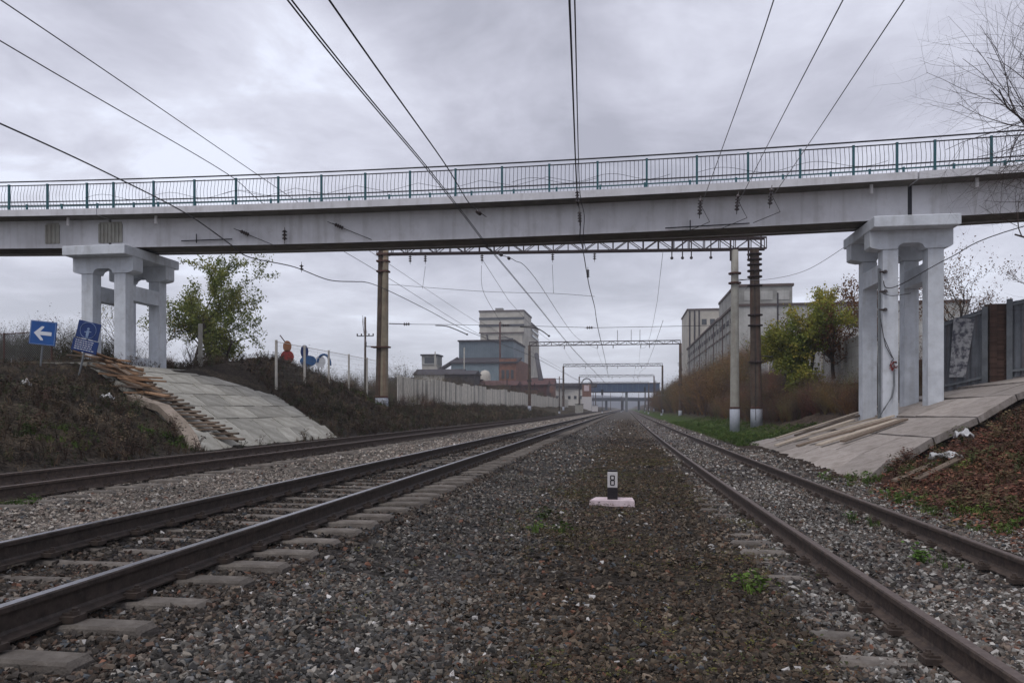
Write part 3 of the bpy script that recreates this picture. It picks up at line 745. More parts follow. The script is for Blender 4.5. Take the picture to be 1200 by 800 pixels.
def railing(yc, full):
    R_ = link('railing', None, BR); R_.empty_display_size = .2
    mb = MB(); bar(mb, yc, 9.92, .027, -41, 23.5); brp(mb, 'handrail', M['darksteel'], R_)
    mb = MB(); bar(mb, yc, 9.77, .021, -41, 23.5); brp(mb, 'upper_rail', M['darksteel'], R_)
    mb = MB(); bar(mb, yc, 8.94, .022, -41, 23.5); brp(mb, 'lower_rail', M['teal'], R_)
    rest = MB()
    for i, x_ in enumerate(posts):
        o = link('post', postm, R_, Vector((x_, yc, 8.78 + dz(x_))) - BO)
        if i + 1 < len(posts):
            x2 = posts[i + 1]; k = max(4, round((x2 - x_) / .141))
            for j in range(1, k):
                bx_ = x_ + (x2 - x_) * j / k
                if full and -25.5 < bx_ < 13.2 and len(balx) < 292:
                    balx.append(bx_); link('baluster', balm, R_, Vector((bx_, yc, 8.955 + dz(bx_))) - BO)
                else:
                    rest.tube([(bx_, yc, 8.955 + dz(bx_)), (bx_, yc - (.06 if full else -.06), 9.4 + dz(bx_)), (bx_, yc, 9.755 + dz(bx_))], .0085, 3, cap=False)
    tag(brp(rest, 'far_balusters', M['darksteel'], R_), kind='stuff')
railing(26.30, True)
railing(29.10, False)
# a sagging cable laid along the railing
for (x0, x1, n) in ((-20.7, -12.2, 3), (-15, -1, 6), (-4, 1.5, 2), (2.4, 8.5, 2)):
    mb = MB(); pts = []
    for i in range(25):
        t = i / 24; x_ = lerp(x0, x1, t); ph = (t * n) % 1
        pts.append((x_, 26.25, 9.22 + dz(x_) + .13 * math.sin(ph * 6.28)))
    mb.tube(pts, .007, 4); brp(mb, 'loose_cable', M['darksteel'])

def pier(cx, zb_near, zb_far, off=0.0):
    """square frame pier: 4 columns, tie beams, two cap beams and a cap slab"""
    p = link('pier', None, BR, Vector((cx, 27.6, 0)) - BO); p.empty_display_size = .3
    zt = 7.31 + dz(cx)
    def B(mb, nm, mk='paint_pier'): mb.build(nm, M[mk], p)
    mb = MB(); mb.box(-1.31, 1.31, -1.75, 1.75, zt - .36, zt, bev=.02); B(mb, 'cap_slab')
    for s_ in (-1, 1):                              # bearing pads on which the girders sit
        for q in (-.58, .58):
            mb = MB(); mb.box(s_ * .62 - .26, s_ * .62 + .26, q * 1.08 - .25, q * 1.08 + .25, zt, zt + .117)
            B(mb, 'bearing_pad')
    for sy in (-1, 1):                              # cap beams along the bridge direction
        z1 = zt - .363; z0 = zt - .98; y0, y1 = (-1.22, -.62) if sy < 0 else (.86, 1.46)
        pr = [(-1.285, z1), (-1.285, z0 + .10), (-1.22, z0 + .05), (-.99, z0), (-.42, z0), (-.42, z0 + .02), (-.36, z0 + .13), (-.24, z0 + .19), (.24, z0 + .19), (.36, z0 + .13), (.42, z0 + .02), (.42, z0), (.99, z0), (1.22, z0 + .05), (1.285, z0 + .10), (1.285, z1)]
        mb = MB(); n = len(pr)
        mb.v = [(a_, y0, b2) for a_, b2 in pr] + [(a_, y1, b2) for a_, b2 in pr]
        mb.f = [tuple(range(n))] + [tuple(range(2 * n - 1, n - 1, -1))] + [(k, k + n, (k + 1) % n + n, (k + 1) % n) for k in range(n)]
        mb.mi = [0] * len(mb.f); B(mb, 'cap_beam')
    for sx in (-1, 1):
        for sy in (-1, 1):
            xo = sx * .70 + off; y0, y1 = (-1.18, -.70) if sy < 0 else (.95, 1.43)
            zb = zb_near if sx < 0 else zb_far
            mb = MB(); mb.box(xo - .24, xo + .24, y0, y1, zb, zt - .976, bev=.014)
            B(mb, 'column')
        xo = sx * .70 + off
        mb = MB(); mb.box(xo - .236, xo + .236, -.696, .946, zt - 1.98, zt - 1.40); B(mb, 'tie_beam')
    return p, zt
pl, zl = pier(-20.05, 2.2, 2.1)
pr_, zr = pier(9.27, .6, 1.1, .07)
# low tie wall of the left pier
for sx in (-1, 1):
    mb = MB(); mb.box(sx * .70 - .236, sx * .70 + .236, -.696, .946, 2.35, 3.25); mb.build('base_beam', M['paint_pier'], pl)
# conduits and cables on the right pier
mb = MB(); mb.tube([(-.36, -1.0, 1.9), (-.36, -1.0, 6.1)], .022, 6); mb.build('conduit', M['frame_grey'], pr_)
mb = MB(); mb.tube([(-.93, -1.0, .9), (-.93, -1.0, 5.9)], .045, 6); mb.build('conduit', M['frame_grey'], pr_)
for z_ in (5.75, 5.1, 4.5):
    mb = MB(); mb.tube([(-1.0, -1.21, z_), (-.74, -1.21, z_)], .035, 6); mb.lathe([(.03, -.05), (.06, -.03), (.06, .03), (.03, .05)], 8, (-.82, -1.27, z_)); mb.build('cable_bracket', M['ceramic'], pr_)
mb = MB(); mb.tube([(-.95, -1.21, 4.2), (-.86, -1.23, 3.6), (-.62, -1.24, 3.0), (-.55, -1.24, 2.85)], .012, 5); mb.tube([(-.93, -1.21, 4.0), (-.8, -1.23, 3.3), (-.60, -1.24, 2.9)], .012, 5); mb.build('thin_cable', M['wire'], pr_)
mb = MB()
for i in range(14):
    a = random.uniform(0, 6.28); mb.tube([(-.56, -1.23, 2.75), (-.56 + .1 * math.cos(a), -1.27, 2.72 + .14 * math.sin(a)), (-.56 + .13 * math.cos(a + 1.2), -1.25, 2.62 + .15 * math.sin(a + 1.2))], .013, 4, mi=i % 2)
mb.build('cable_bundle', [M['redpipe'], M['wire']], pr_)
mb = MB(); mb.tube([(-.55, -1.24, 2.7), (-.54, -1.24, 2.0), (-.62, -1.25, 1.6), (-.85, -1.29, 1.25), (-.98, -1.25, 1.0), (-1.0, -1.21, .85)], .030, 6); mb.build('thick_cable', M['frame_grey'], pr_)

# ------------------------------------------------------------------ slope paving
def bil(q, u, v):
    a, b_, c_, d = [Vector(p) for p in q]
    return a.lerp(b_, u).lerp(d.lerp(c_, u), v)
def paving(name, label, quad_strips, cols, matk, lift=.05):
    t = thing(name, (0, 0, 0), label, 'paving')
    for q, nu in quad_strips:
        for i in range(nu):
            u0, u1 = i / nu, (i + 1) / nu
            c_ = [bil(q, u0, 0), bil(q, u1, 0), bil(q, u1, 1), bil(q, u0, 1)]
            mid = sum(c_, Vector()) / 4
            c_ = [mid + (p - mid) * (1 - .018 / max(.3, (p - mid).length)) for p in c_]
            nrm = (c_[1] - c_[0]).cross(c_[3] - c_[0]).normalized()
            if nrm.z < 0: nrm = -nrm
            j = [random.uniform(-.012, .012) for _ in range(4)]
            top = [p + nrm * (lift + j[k]) for k, p in enumerate(c_)]
            # subdivided top so it is a little uneven
            bot = [p - nrm * .12 for p in c_]
            vs_ = []; n = 3
            for a in range(n + 1):
                for b2 in range(n + 1):
                    p = bil(top, b2 / n, a / n)
                    if 0 < a < n or 0 < b2 < n: p = p + nrm * random.uniform(-.006, .006)
                    vs_.append(p - mid)
            fs = [(a * (n + 1) + b2, a * (n + 1) + b2 + 1, (a + 1) * (n + 1) + b2 + 1, (a + 1) * (n + 1) + b2) for a in range(n) for b2 in range(n)]
            o = len(vs_); vs_ += [p - mid for p in bot]
            cr = [0, n, (n + 1) * (n + 1) - 1, n * (n + 1)]
            e1 = [list(range(0, n + 1)), [n + k * (n + 1) for k in range(n + 1)], [(n + 1) * (n + 1) - 1 - k for k in range(n + 1)], [n * (n + 1) - k * (n + 1) for k in range(n + 1)]]
            for k in range(4):
                fs.append(tuple(e1[k][::-1]) + (o + k, o + (k + 1) % 4))
            mb = MB(); mb.add(vs_, fs); mb.build('concrete_slab', M[matk], t, loc=mid)
    return t
def LZ(x): return float(np.interp(x, [-19, -18, -11.4, -11.2], [2.9, 2.75, .2, .12]))
def lrow(xa, xb, za=None, zb=None):
    za = LZ(xa) if za is None else za; zb = LZ(xb) if zb is None else zb
    L_ = lambda x: 18.6 + (-11.2 - x) * .68
    R_ = lambda x: 28.0 + (-11.2 - x) * .84
    return [(xa, L_(xa), za), (xa, R_(xa), za), (xb, R_(xb), zb), (xb, L_(xb), zb)]
paving('slope_paving', 'grey slab paving on the left bank, sloping from the pier to the track',
       [(lrow(-11.15, -12.0, .07, .52), 9), (lrow(-12.03, -13.1), 6), (lrow(-13.13, -14.2), 7), (lrow(-14.23, -15.3), 6), (lrow(-15.33, -16.4), 7), (lrow(-16.43, -17.4), 6), (lrow(-17.43, -18.4), 7), ([(-18.42, 23.5, 2.80), (-18.42, 33.6, 2.80), (-21.6, 33.8, 2.86), (-21.6, 24.5, 2.86)], 6)], 6, 'slab')
def RZ(x, y=20):
    return float(np.interp(x, [4.6, 5.0, 8.6, 10.3, 13.6, 17], [-.16, -.13, .90, 1.54, 2.38, 2.75]))
def rrow(xa, xb, za=None, zb=None, far=None):
    za = RZ(xa) if za is None else za; zb = RZ(xb) if zb is None else zb
    N_ = lambda x: float(NE(x)) + .1
    F_ = lambda x: 31.0
    return [(xa, N_(xa), za), (xa, F_(xa), za - .06), (xb, F_(xb), zb - .15), (xb, N_(xb), zb)]
paving('slope_paving', 'brownish concrete slab paving on the right bank under the bridge pier',
       [(rrow(4.55, 5.6, -.22, .14), 7), (rrow(5.62, 7.2), 6), (rrow(7.22, 8.8), 6), (rrow(8.82, 10.4), 5), (rrow(10.42, 12.2), 5), (rrow(12.22, 14.2), 4), (rrow(14.22, 17), 3)], 6, 'slab_wet')
# kerb strip along the near edge of the left paving
mb = MB()
kp = [(-14.9, 20.9, 1.55), (-14.3, 20.65, 1.42), (-13.4, 20.2, 1.25), (-12.5, 19.6, .82), (-11.8, 19.0, .42), (-11.3, 18.4, .12)]
for i in range(len(kp) - 1):
    a, c_ = Vector(kp[i]), Vector(kp[i + 1]); d = c_ - a; sd_ = Vector((-d.y, d.x, 0)).normalized()
    mb.obox((a + c_) / 2, d * .505, sd_ * .17, Vector((0, 0, .10)) )
tag(mb.build('kerb_strip', M['orange_earth']), 'pale earthy concrete kerb strip curving down beside the wooden steps', 'kerb')

# wooden steps down the near edge of the left paving
stair = thing('wooden_steps', (-14, 21, 1.2), 'makeshift wooden plank steps running down the near edge of the left paving', 'steps')
so = Vector((-14, 21, 1.2))
for i in range(18):
    t = i / 17; x_ = lerp(-16.2, -11.45, t); y_ = lerp(22.45, 20.1, t)
    mb = MB(); mb.box(-.62, .62, -.09, .09, -.03, .03, bev=.006)
    link('tread', mb.mesh('tread', M['wood_old']), stair, Vector((x_, y_, LZ(x_) + .17 + random.uniform(-.02, .03))) - so, (random.uniform(-.05, .05), random.uniform(-.05, .05), random.uniform(-.08, .08) + .08))
for s_ in (-.45, .45):
    a = Vector((-16.4 + s_ * .9, 22.6, LZ(-16.4) + .09)); c_ = Vector((-11.45 + s_, 20.1, LZ(-11.5) + .09))
    mb = MB(); d = c_ - a; mb.obox((a + c_) / 2 - so, d / 2, Vector((-d.y, d.x, 0)).normalized() * .025, Vector((0, 0, .06))); mb.build('stringer', M['wood_old'], stair)
# loose planks heaped at the top of the steps
def plank(L, w, h, mk, loc, rot, label, group):
    mb = MB(); mb.box(-L / 2, L / 2, -w / 2, w / 2, -h / 2, h / 2, bev=.004)
    o = link('wooden_plank', mb.mesh('wooden_plank', M[mk]), None, loc, rot)
    return tag(o, label, 'plank', group)
for i in range(40):
    t = (i / 39); x_ = lerp(-18.2, -14.8, t) + random.uniform(-.25, .35); y_ = lerp(23.6, 21.6, t) + random.uniform(-.25, .35)
    plank(random.uniform(.9, 1.9), .17, .05, random.choice(['wood_new', 'wood_new', 'wood_new', 'wood_old']), (x_, y_, LZ(x_) + .12 + random.uniform(0, .30)),
          (random.uniform(-.12, .12), random.uniform(-.2, .2) + .2, random.uniform(-.7, .9)), 'one of the jumbled short loose planks heaped at the top of the wooden steps', 'planks heaped above the wooden steps')
# long boards on the right paving
rb = [(5.5, 27.3, 8.4, 27.0), (5.9, 25.6, 8.6, 26.0), (5.3, 24.6, 8.3, 25.2), (5.6, 23.3, 8.2, 24.5), (5.5, 29.0, 9.5, 30.2), (6.1, 22.6, 8.3, 24.1), (5.0, 26.4, 8.0, 28.3), (6.0, 28.2, 9.2, 29.2)]
rl = ['lowest long board on the right paving, nearest the grey slabs', 'pale long board in the pile left of the right pier', 'thin brown board beside the right pier', 'weathered board lying up the slope to the pier foot',
      'farthest long board, on the grass side of the pile', 'short pale board touching the front pier column', 'long warped board overhanging the track side', 'dark board on the far half of the pile']
for k, (x0, y0, x1, y1) in enumerate(rb):
    a = Vector((x0, y0, RZ(x0) + .07)); c_ = Vector((x1, y1, RZ(x1) + .05)); d = c_ - a
    mb = MB(); mid = (a + c_) / 2 + Vector((0, 0, .05)); mb.obox((0, 0, 0), d / 2, Vector((-d.y, d.x, 0)).normalized() * random.uniform(.07, .12), Vector((0, 0, .025)))
    o = mb.build('wooden_board', M[['wood_pale', 'wood_pale', 'wood_old', 'wood_pale', 'wood_pale', 'wood_old', 'wood_pale', 'wood_old'][k]], loc=mid)
    tag(o, rl[k], 'board', 'long boards on the right paving')
# rags / litter near the right hollow
def rag(loc, s, label):
    mb = MB(); n = 9; vs_ = []; r = random.Random(int(loc[0] * 100))
    for i in range(n):
        for j in range(n):
            a, b2 = i / (n - 1) - .5, j / (n - 1) - .5
            vs_.append((a * s[0], b2 * s[1], .045 * math.sin(a * 9 + b2 * 4) + .035 * math.cos(b2 * 11) + r.uniform(-.02, .02) + .09 - .5 * (a * a + b2 * b2)*.4))
    mb.add(vs_, [(i * n + j, i * n + j + 1, (i + 1) * n + j + 1, (i + 1) * n + j) for i in range(n - 1) for j in range(n - 1)])
    o = mb.build('rag', M['cloth'], loc=loc, smooth=True); so_ = o.modifiers.new('thick', 'SOLIDIFY'); so_.thickness = .012
    tag(o, label, 'rag')
rag((6.1, 15.6, float(gz(6.1, 15.6)) + .10), (.55, .26), 'crumpled long white rag on the brown slope under the right paving')
rag((6.75, 16.4, float(gz(6.75, 16.4)) + .14), (.32, .2), 'small white rag higher up the brown slope beside the longer one')
rag((-14.6, 19.4, float(gz(-14.6, 19.4)) + .12), (.30, .25), 'pale crumpled bag lying on the dark left bank below the plank heap')
rag((-15.6, 17.6, float(gz(-15.6, 17.6)) + .10), (.22, .15), 'small grey scrap of plastic on the dark left bank near the left edge')
for k, (x0, y0, x1, y1) in enumerate([(4.85, 14.6, 6.0, 15.7), (5.1, 14.3, 6.2, 15.2)]):
    a = Vector((x0, y0, float(gz(x0, y0)) + .05)); c_ = Vector((x1, y1, float(gz(x1, y1)) + .06)); d = c_ - a
    mb = MB(); mb.obox((0, 0, 0), d / 2, Vector((-d.y, d.x, 0)).normalized() * .07, Vector((0, 0, .02))); o = mb.build('broken_board', M['wood_old'], loc=(a + c_) / 2)
    tag(o, ['grey broken board at the toe of the right paving', 'second broken board, nearer the rail, below the right paving'][k], 'board')

# ------------------------------------------------------------------ picket post "8"
t = thing('picket_post', (-.2, 11.25, -.15), 'short white and black distance post numbered 8 on a pinkish base block', 'marker post')
mb = MB(); v = [(-.34, -.15, -.05), (.33, -.15, -.05), (.31, .17, -.05), (-.27, .17, -.05), (-.33, -.14, .045), (.32, -.14, .045), (.29, .16, .06), (-.25, .16, .06)]
mb.add(v, [(0, 3, 2, 1), (4, 5, 6, 7), (0, 1, 5, 4), (1, 2, 6, 5), (2, 3, 7, 6), (3, 0, 4, 7)]); mb.build('base_block', M['pinkwhite'], t)
mb = MB(); mb.box(-.075, .075, -.05, .05, .045, .22, bev=.008); mb.build('lower_post', M['black'], t)
mb = MB(); mb.box(-.073, .073, -.048, .048, .223, .455, bev=.008); mb.build('white_plate', M['white'], t)
mb = MB(); mb.box(-.07, .07, -.045, .045, .457, .485, bev=.01); mb.build('cap', M['black'], t)
mb = MB()   # the digit 8
for zc0, hh in ((.372, .036), (.298, .040)):
    w2 = .027; k = .008
    mb.box(-w2 - k, -w2 + k, -.052, -.0485, zc0 - hh + .006, zc0 + hh - .006); mb.box(w2 - k, w2 + k, -.052, -.0485, zc0 - hh + .006, zc0 + hh - .006)
    mb.box(-w2, w2, -.0523, -.0486, zc0 + hh - .013, zc0 + hh + .001); mb.box(-w2, w2, -.0524, -.0487, zc0 - hh - .001, zc0 - hh + .013)
mb.build('number_eight', M['black'], t)

# ------------------------------------------------------------------ signs on the left bank
def arrow_sign():
    t = thing('arrow_sign', (-19.0, 22.0, 2.6), 'square blue road sign with a white arrow pointing left, behind the bank top fence', 'sign', rot=(0, math.radians(6), math.radians(6)))
    mb = MB(); mb.box(-.44, .44, -.015, .015, .72, 1.50, bev=.004); mb.build('sign_plate', M['blue'], t)
    mb = MB(); w = .42
    for a_ in ((-w, w, .735, .75), (-w, w, 1.47, 1.485)): mb.box(a_[0], a_[1], -.0195, -.0165, a_[2], a_[3])
    for a_ in ((-w, -w + .015), (w - .015, w)): mb.box(a_[0], a_[1], -.0192, -.0167, .7505, 1.4695)
    mb.build('border', M['signpale'], t)
    mb = MB(); y0 = -.020; pts = [(-.30, 1.10), (-.05, 1.33), (.03, 1.33), (.03, 1.29), (-.09, 1.16), (.30, 1.16), (.30, 1.04), (-.09, 1.04), (.03, .91), (.03, .87), (-.05, .87)]
    n = len(pts); mb.v = [(a_, y0, b2) for a_, b2 in pts] + [(a_, y0 + .004, b2) for a_, b2 in pts]
    mb.f = [tuple(range(n)), tuple(range(2 * n - 1, n - 1, -1))] + [(k, (k + 1) % n, (k + 1) % n + n, k + n) for k in range(n)]; mb.mi = [0] * len(mb.f)
    mb.build('arrow', M['signwhite'], t)
    mb = MB(); mb.tube([(0, .04, -.1), (0, .04, 1.45)], .03, 8); mb.build('sign_post', M['frame_grey'], t)
arrow_sign()
t = thing('mandatory_sign', (-17.55, 22.0, 2.5), 'tilted dark blue sign with a round pedestrian pictogram above a small blue text plate', 'sign', rot=(0, math.radians(13), math.radians(8)))
mb = MB(); mb.box(-.37, .37, -.012, .012, 1.02, 1.58, bev=.004); mb.build('upper_plate', M['blue2'], t)
mb = MB(); mb.box(-.42, .42, -.014, .014, .58, .99, bev=.004); mb.build('text_plate', M['blue2'], t)
mb = MB(); rp = []
for k in range(33):
    a = 2 * math.pi * k / 32; rp.append((.262 * math.cos(a), -.018, 1.30 + .262 * math.sin(a)))
mb.tube(rp, .009, 4); mb.build('ring', M['signpale'], t)
mb = MB(); mb.box(-.045, .045, -.02, -.0135, 1.12, 1.30); mb.box(-.035, -.005, -.0202, -.0137, 1.06, 1.119); mb.box(.005, .035, -.0202, -.0137, 1.06, 1.119)
ci_ = [(.04 * math.cos(2 * math.pi * k / 12), 1.35 + .04 * math.sin(2 * math.pi * k / 12)) for k in range(12)]
mb.add([(a_, -.02, b2) for a_, b2 in ci_] + [(a_, -.0135, b2) for a_, b2 in ci_], [tuple(range(12))] + [(k, (k + 1) % 12, (k + 1) % 12 + 12, k + 12) for k in range(12)])
mb.box(-.11, -.046, -.0201, -.0136, 1.22, 1.25); mb.box(.046, .11, -.0201, -.0136, 1.25, 1.28); mb.build('pictogram', M['signpale'], t)
mb = MB(); r = random.Random(3)
for k in range(5):                                  # rows of small print, too small to read
    z_ = .92 - k * .068; x_ = -.33
    while x_ < .24:
        w = r.uniform(.03, .09); mb.box(x_, x_ + w, -.0195, -.0155, z_, z_ + .022); x_ += w + .022
mb.build('small_print', M['signwhite'], t)
mb = MB(); mb.tube([(0, .04, -.2), (0, .04, 1.5)], .03, 8); mb.build('sign_post', M['frame_grey'], t)

# ------------------------------------------------------------------ chain-link fence behind the signs
t = thing('chain_link_fence', (-24, 26, 2.9), 'rusty chain-link fence along the top of the left bank behind the blue signs', 'fence')
fo = Vector((-24, 26, 2.9))
def mesh_panel(a, c_, h, r, sp, tilt=True):
    mb = MB(); a = Vector(a); c_ = Vector(c_); L_ = (c_ - a).length; u = (c_ - a) / L_; up = Vector((0, 0, 1))
    n = int((L_ + h) / sp)
    for i in range(n):
        for s_ in (1, -1):
            d0 = -h + i * sp; p0, p1 = (d0, 0), (d0 + h, h)
            if p0[0] < 0: p0 = (0, -d0)
            if p1[0] > L_: p1 = (L_, L_ - d0)
            if p0[0] >= L_ or p0[1] >= h or p1[1] <= 0: continue
            A = a + u * (p0[0] if s_ > 0 else L_ - p0[0]) + up * p0[1]; Bq = a + u * (p1[0] if s_ > 0 else L_ - p1[0]) + up * p1[1]
            mb.tube([A, Bq], r, 3, cap=False)
    return mb
fx = [(-29, 26.6), (-26.5, 26.3), (-24, 26.0), (-21.6, 25.6)]
for i, (a_, b2) in enumerate(fx):
    zz_ = float(gz(a_, b2)); mb = MB(); mb.tube([Vector((a_, b2, zz_ - .2)) - fo, Vector((a_, b2, zz_ + 1.25)) - fo], .035, 6); mb.build('post', M['rustband'], t)
    if i < 3:
        a2, b3 = fx[i + 1]; z2 = float(gz(a2, b3))
        mb = mesh_panel(Vector((a_, b2, zz_ + .05)) - fo, Vector((a2, b3, z2 + .05)) - fo, 1.15, .009, .10); mb.build('wire_mesh', M['mesh_grey'], t)
        mb = MB(); mb.tube([Vector((a_, b2, zz_ + 1.2)) - fo, Vector((a2, b3, z2 + 1.2)) - fo], .02, 5); mb.build('top_bar', M['rustband'], t)

# ------------------------------------------------------------------ white fence on the left bank
wf = thing('white_picket_fence', (-16, 33, 2.7), 'long white slatted fence on tall posts along the top of the left bank', 'fence')
wo_ = Vector((-16, 33, 2.7))
fpy = [32.7, 35.8, 38.9, 41.9, 45.0, 48.2, 51.4] + [51.4 + 3.1 * i for i in range(1, 52)]
pk = MB(); mp_ = MB(); rl_ = MB()
for i, y_ in enumerate(fpy):
    z_ = float(gz(-16, y_)); top = 4.4 if y_ < 50 else z_ + 2.15
    top = min(top, 4.55)
    mb = MB(); mb.box(-.045, .045, -.045, .045, -.1, top - z_, bev=.006); link('post', mb.mesh('post', M['fence_white']), wf, Vector((-16, y_, z_)) - wo_)
    if i + 1 < len(fpy):
        y2 = fpy[i + 1]; z2 = float(gz(-16, y2))
        rl_.tube([Vector((-16, y_, top - .08)) - wo_, Vector((-16, y2, (4.4 if y2 < 50 else min(z2 + 2.15, 4.55)) - .08)) - wo_], .014, 4)
        if y_ < 51:
            n = 22
            for j in range(n):
                yy = lerp(y_, y2, j / n); mp_.tube([Vector((-16, yy, lerp(z_, z2, j / n))) - wo_, Vector((-16, yy, 4.3)) - wo_], .0045, 3, cap=False)
            for j in range(7):
                zz_ = lerp(z_, 4.3, (j + .5) / 7); mp_.tube([Vector((-16, y_, zz_)) - wo_, Vector((-16, y2, zz_)) - wo_], .004, 3, cap=False)
        else:
            n = 11
            for j in range(n):
                yy = lerp(y_, y2, (j + .5) / n); zb = lerp(z_, z2, j / n)
                pk.box(-.02 - 0, .02, yy - wo_.y - .042, yy - wo_.y + .042, zb - wo_.z + .05, top - wo_.z - .02 + random.uniform(-.05, .03), mi=random.choice((0, 0, 1)))
tag(pk.build('pickets', [M['fence_white'], M['ware']], wf), kind='stuff'); tag(mp_.build('wire_mesh', M['mesh_grey'], wf), kind='stuff'); rl_.build('top_rail', M['fence_white'], wf)

# playground figures behind that fence (generic coloured cut-outs with thickness)
def disc(mb, cx, cz, rx, rz, y0=-.03, y1=.03, n=20, mi=0):
    pts = [(cx + rx * math.cos(2 * math.pi * k / n), cz + rz * math.sin(2 * math.pi * k / n)) for k in range(n)]
    mb.add([(a_, y0, b2) for a_, b2 in pts] + [(a_, y1, b2) for a_, b2 in pts], [tuple(range(n)), tuple(range(2 * n - 1, n - 1, -1))] + [(k, (k + 1) % n, (k + 1) % n + n, k + n) for k in range(n)], mi)
t = thing('painted_board', (-20.0, 42.3, 2.95), 'red and orange painted cut-out board behind the white fence', 'board')
mb = MB(); disc(mb, 0, 1.35, .42, .40); mb.build('lower_panel', M['red'], t)
mb = MB(); disc(mb, 0, 1.98, .26, .34); mb.build('upper_panel', M['orange'], t)
mb = MB(); mb.obox((-.30, 0, 2.45), (.16, 0, -.2), (.02, 0, .016), (0, .02, 0)); mb.build('wing_panel', M['rustband'], t)
mb = MB(); mb.tube([(-.2, .05, -.2), (-.2, .05, 1.3)], .03, 6); mb.tube([(.2, .05, -.2), (.2, .05, 1.3)], .03, 6); mb.build('support', M['frame_grey'], t)
t = thing('painted_board', (-20.0, 45.4, 2.9), 'blue and pale painted cut-out board with rounded end, right of the red one', 'board')
mb = MB(); disc(mb, -.3, 1.95, .26, .42); mb.build('upper_panel', M['blue2'], t)
mb = MB(); disc(mb, -.05, 1.35, .55, .36, -.028, .028); mb.build('lower_panel', M['skyblue'], t)
mb = MB(); pts = [(1.0 + .42 * math.cos(math.radians(a)), 0, 1.15 + .6 * math.sin(math.radians(a))) for a in range(-10, 181, 12)]; mb.tube(pts, .08, 6); mb.build('arch', M['skyblue'], t)
mb = MB(); disc(mb, .75, 1.3, .35, .36, -.02, .02); mb.build('pale_panel', M['signwhite'], t)
mb = MB(); mb.tube([(-.2, .05, -.2), (-.2, .05, 1.3)], .03, 6); mb.tube([(.6, .05, -.2), (.6, .05, 1.3)], .03, 6); mb.build('support', M['frame_grey'], t)
# lone pale post on the paving top
mb = MB(); z_ = 2.6; mb.box(-.07, .07, -.07, .07, 0, 2.4, bev=.01); mb.box(-.10, .10, -.1, .1, .9, 1.0)
tag(link('concrete_post', mb.mesh('concrete_post', M['pole_grey']), None, (-19.0, 31.4, 2.65)), 'lone pale concrete post at the top corner of the left paving', 'post')

# ------------------------------------------------------------------ catenary portals
def insulator_mesh(nd, r=.10, step=.13):
    mb = MB(); z = 0; prof = [(.012, .10), (.012, .0)]
    for i in range(nd):
        prof += [(.03, -z), (r * .55, -z - .02), (r, -z - .055), (r * .95, -z - .07), (.035, -z - .06), (.03, -z - step + .005)]; z += step
    prof += [(.012, -z), (.012, -z - .12)]
    mb.lathe(prof[::-1], 10); return mb.mesh('insulator', M['ceramic'], True)
ins3 = insulator_mesh(3); ins2 = insulator_mesh(2); ins4 = insulator_mesh(4, .075, .09); ins5 = insulator_mesh(5, .085, .11)
def cone_pole(parent, loc, h, r0, r1, mk, name='pole', lean=0.0, base=True, bh=.85, bandz=None):
    mb = MB(); mb.lathe([(lerp(r0, r1, k / 8), h * k / 8) for k in range(9)], 16)
    mb.v = [(v[0] + lean * v[2], v[1], v[2]) for v in mb.v]
    mb.build(name, M[mk], parent, True, loc)
    if base:
        mb = MB(); mb.lathe([(r0 + .012, -.3), (r0 + .012, bh - .01), (r0 + .004, bh)], 16); mb.build('painted_foot', M['whitewash'], parent, True, loc)
        mb = MB(); mb.lathe([(r0 + .013, bh + .002), (r0 + .010, bh + .12)], 16); mb.build('rust_band', M['rustband'], parent, True, loc)
m1 = thing('catenary_mast', (-14.35, 43, 1.0), 'thick ochre and dark brown double mast with rusty streaks, left of the tracks', 'mast')
cone_pole(m1, (-.17, 0, 0), 9.8, .25, .17, 'pole_brown', lean=.012)
cone_pole(m1, (.14, -.10, 0), 9.7, .25, .17, 'pole_ochre', lean=.012)
for z_ in (8.3, 8.9, 9.3):
    mb = MB(); mb.box(-.27, .45, -.32, .18, z_, z_ + .10); mb.build('clamp', M['rustband'], m1)
mb = MB(); mb.tube([(.45, -.1, 5.25), (1.5, -.1, 5.2)], .03, 6); mb.build('bracket_arm', M['wire'], m1)
link('insulator', ins3, m1, (1.35, -.1, 5.2), (0, math.radians(-90), 0))
mb = MB(); mb.tube([(-.3, -.1, 3.9), (-1.0, -.1, 3.92)], .03, 6); mb.tube([(-.95, -.1, 3.9), (-.95, -.1, 4.2)], .025, 6); mb.build('side_bracket', M['wire'], m1)
mb = MB(); mb.box(-.55, .5, -.42, .15, 3.82, 3.9); mb.build('clamp', M['rustband'], m1)
m2 = thing('catenary_mast', (6.16, 44.5, -.05), 'pale grey round concrete mast, first right of the tracks', 'mast')
cone_pole(m2, (0, 0, 0), 10.35, .27, .20, 'pole_grey', bh=1.25)
for z_ in (8.4, 8.95):
    mb = MB(); mb.lathe([(.26, z_), (.36, z_ + .02), (.36, z_ + .10), (.26, z_ + .12)], 14); mb.build('clamp', M['rustband'], m2)
mb = MB(); mb.tube([(.1, 0, 8.6), (1.3, .3, 8.75)], .03, 6); mb.tube([(1.3, .3, 8.75), (.6, .1, 8.1)], .015, 5); mb.build('bracket_arm', M['wire'], m2)
m3 = thing('catenary_mast', (7.43, 44.9, .35), 'dark rust-brown mast with many clamps, beside the pale grey one', 'mast')
cone_pole(m3, (0, 0, 0), 10.0, .33, .26, 'pole_brown', lean=-.012)
for z_ in (3.5, 5.6, 6.2, 7.9, 8.4, 8.75, 9.1, 9.4, 9.7):
    mb = MB(); mb.lathe([(.30, z_), (.42, z_ + .02), (.42, z_ + .09), (.30, z_ + .11)], 14, (-.012 * z_, 0, 0)); mb.build('clamp', M['truss'], m3)
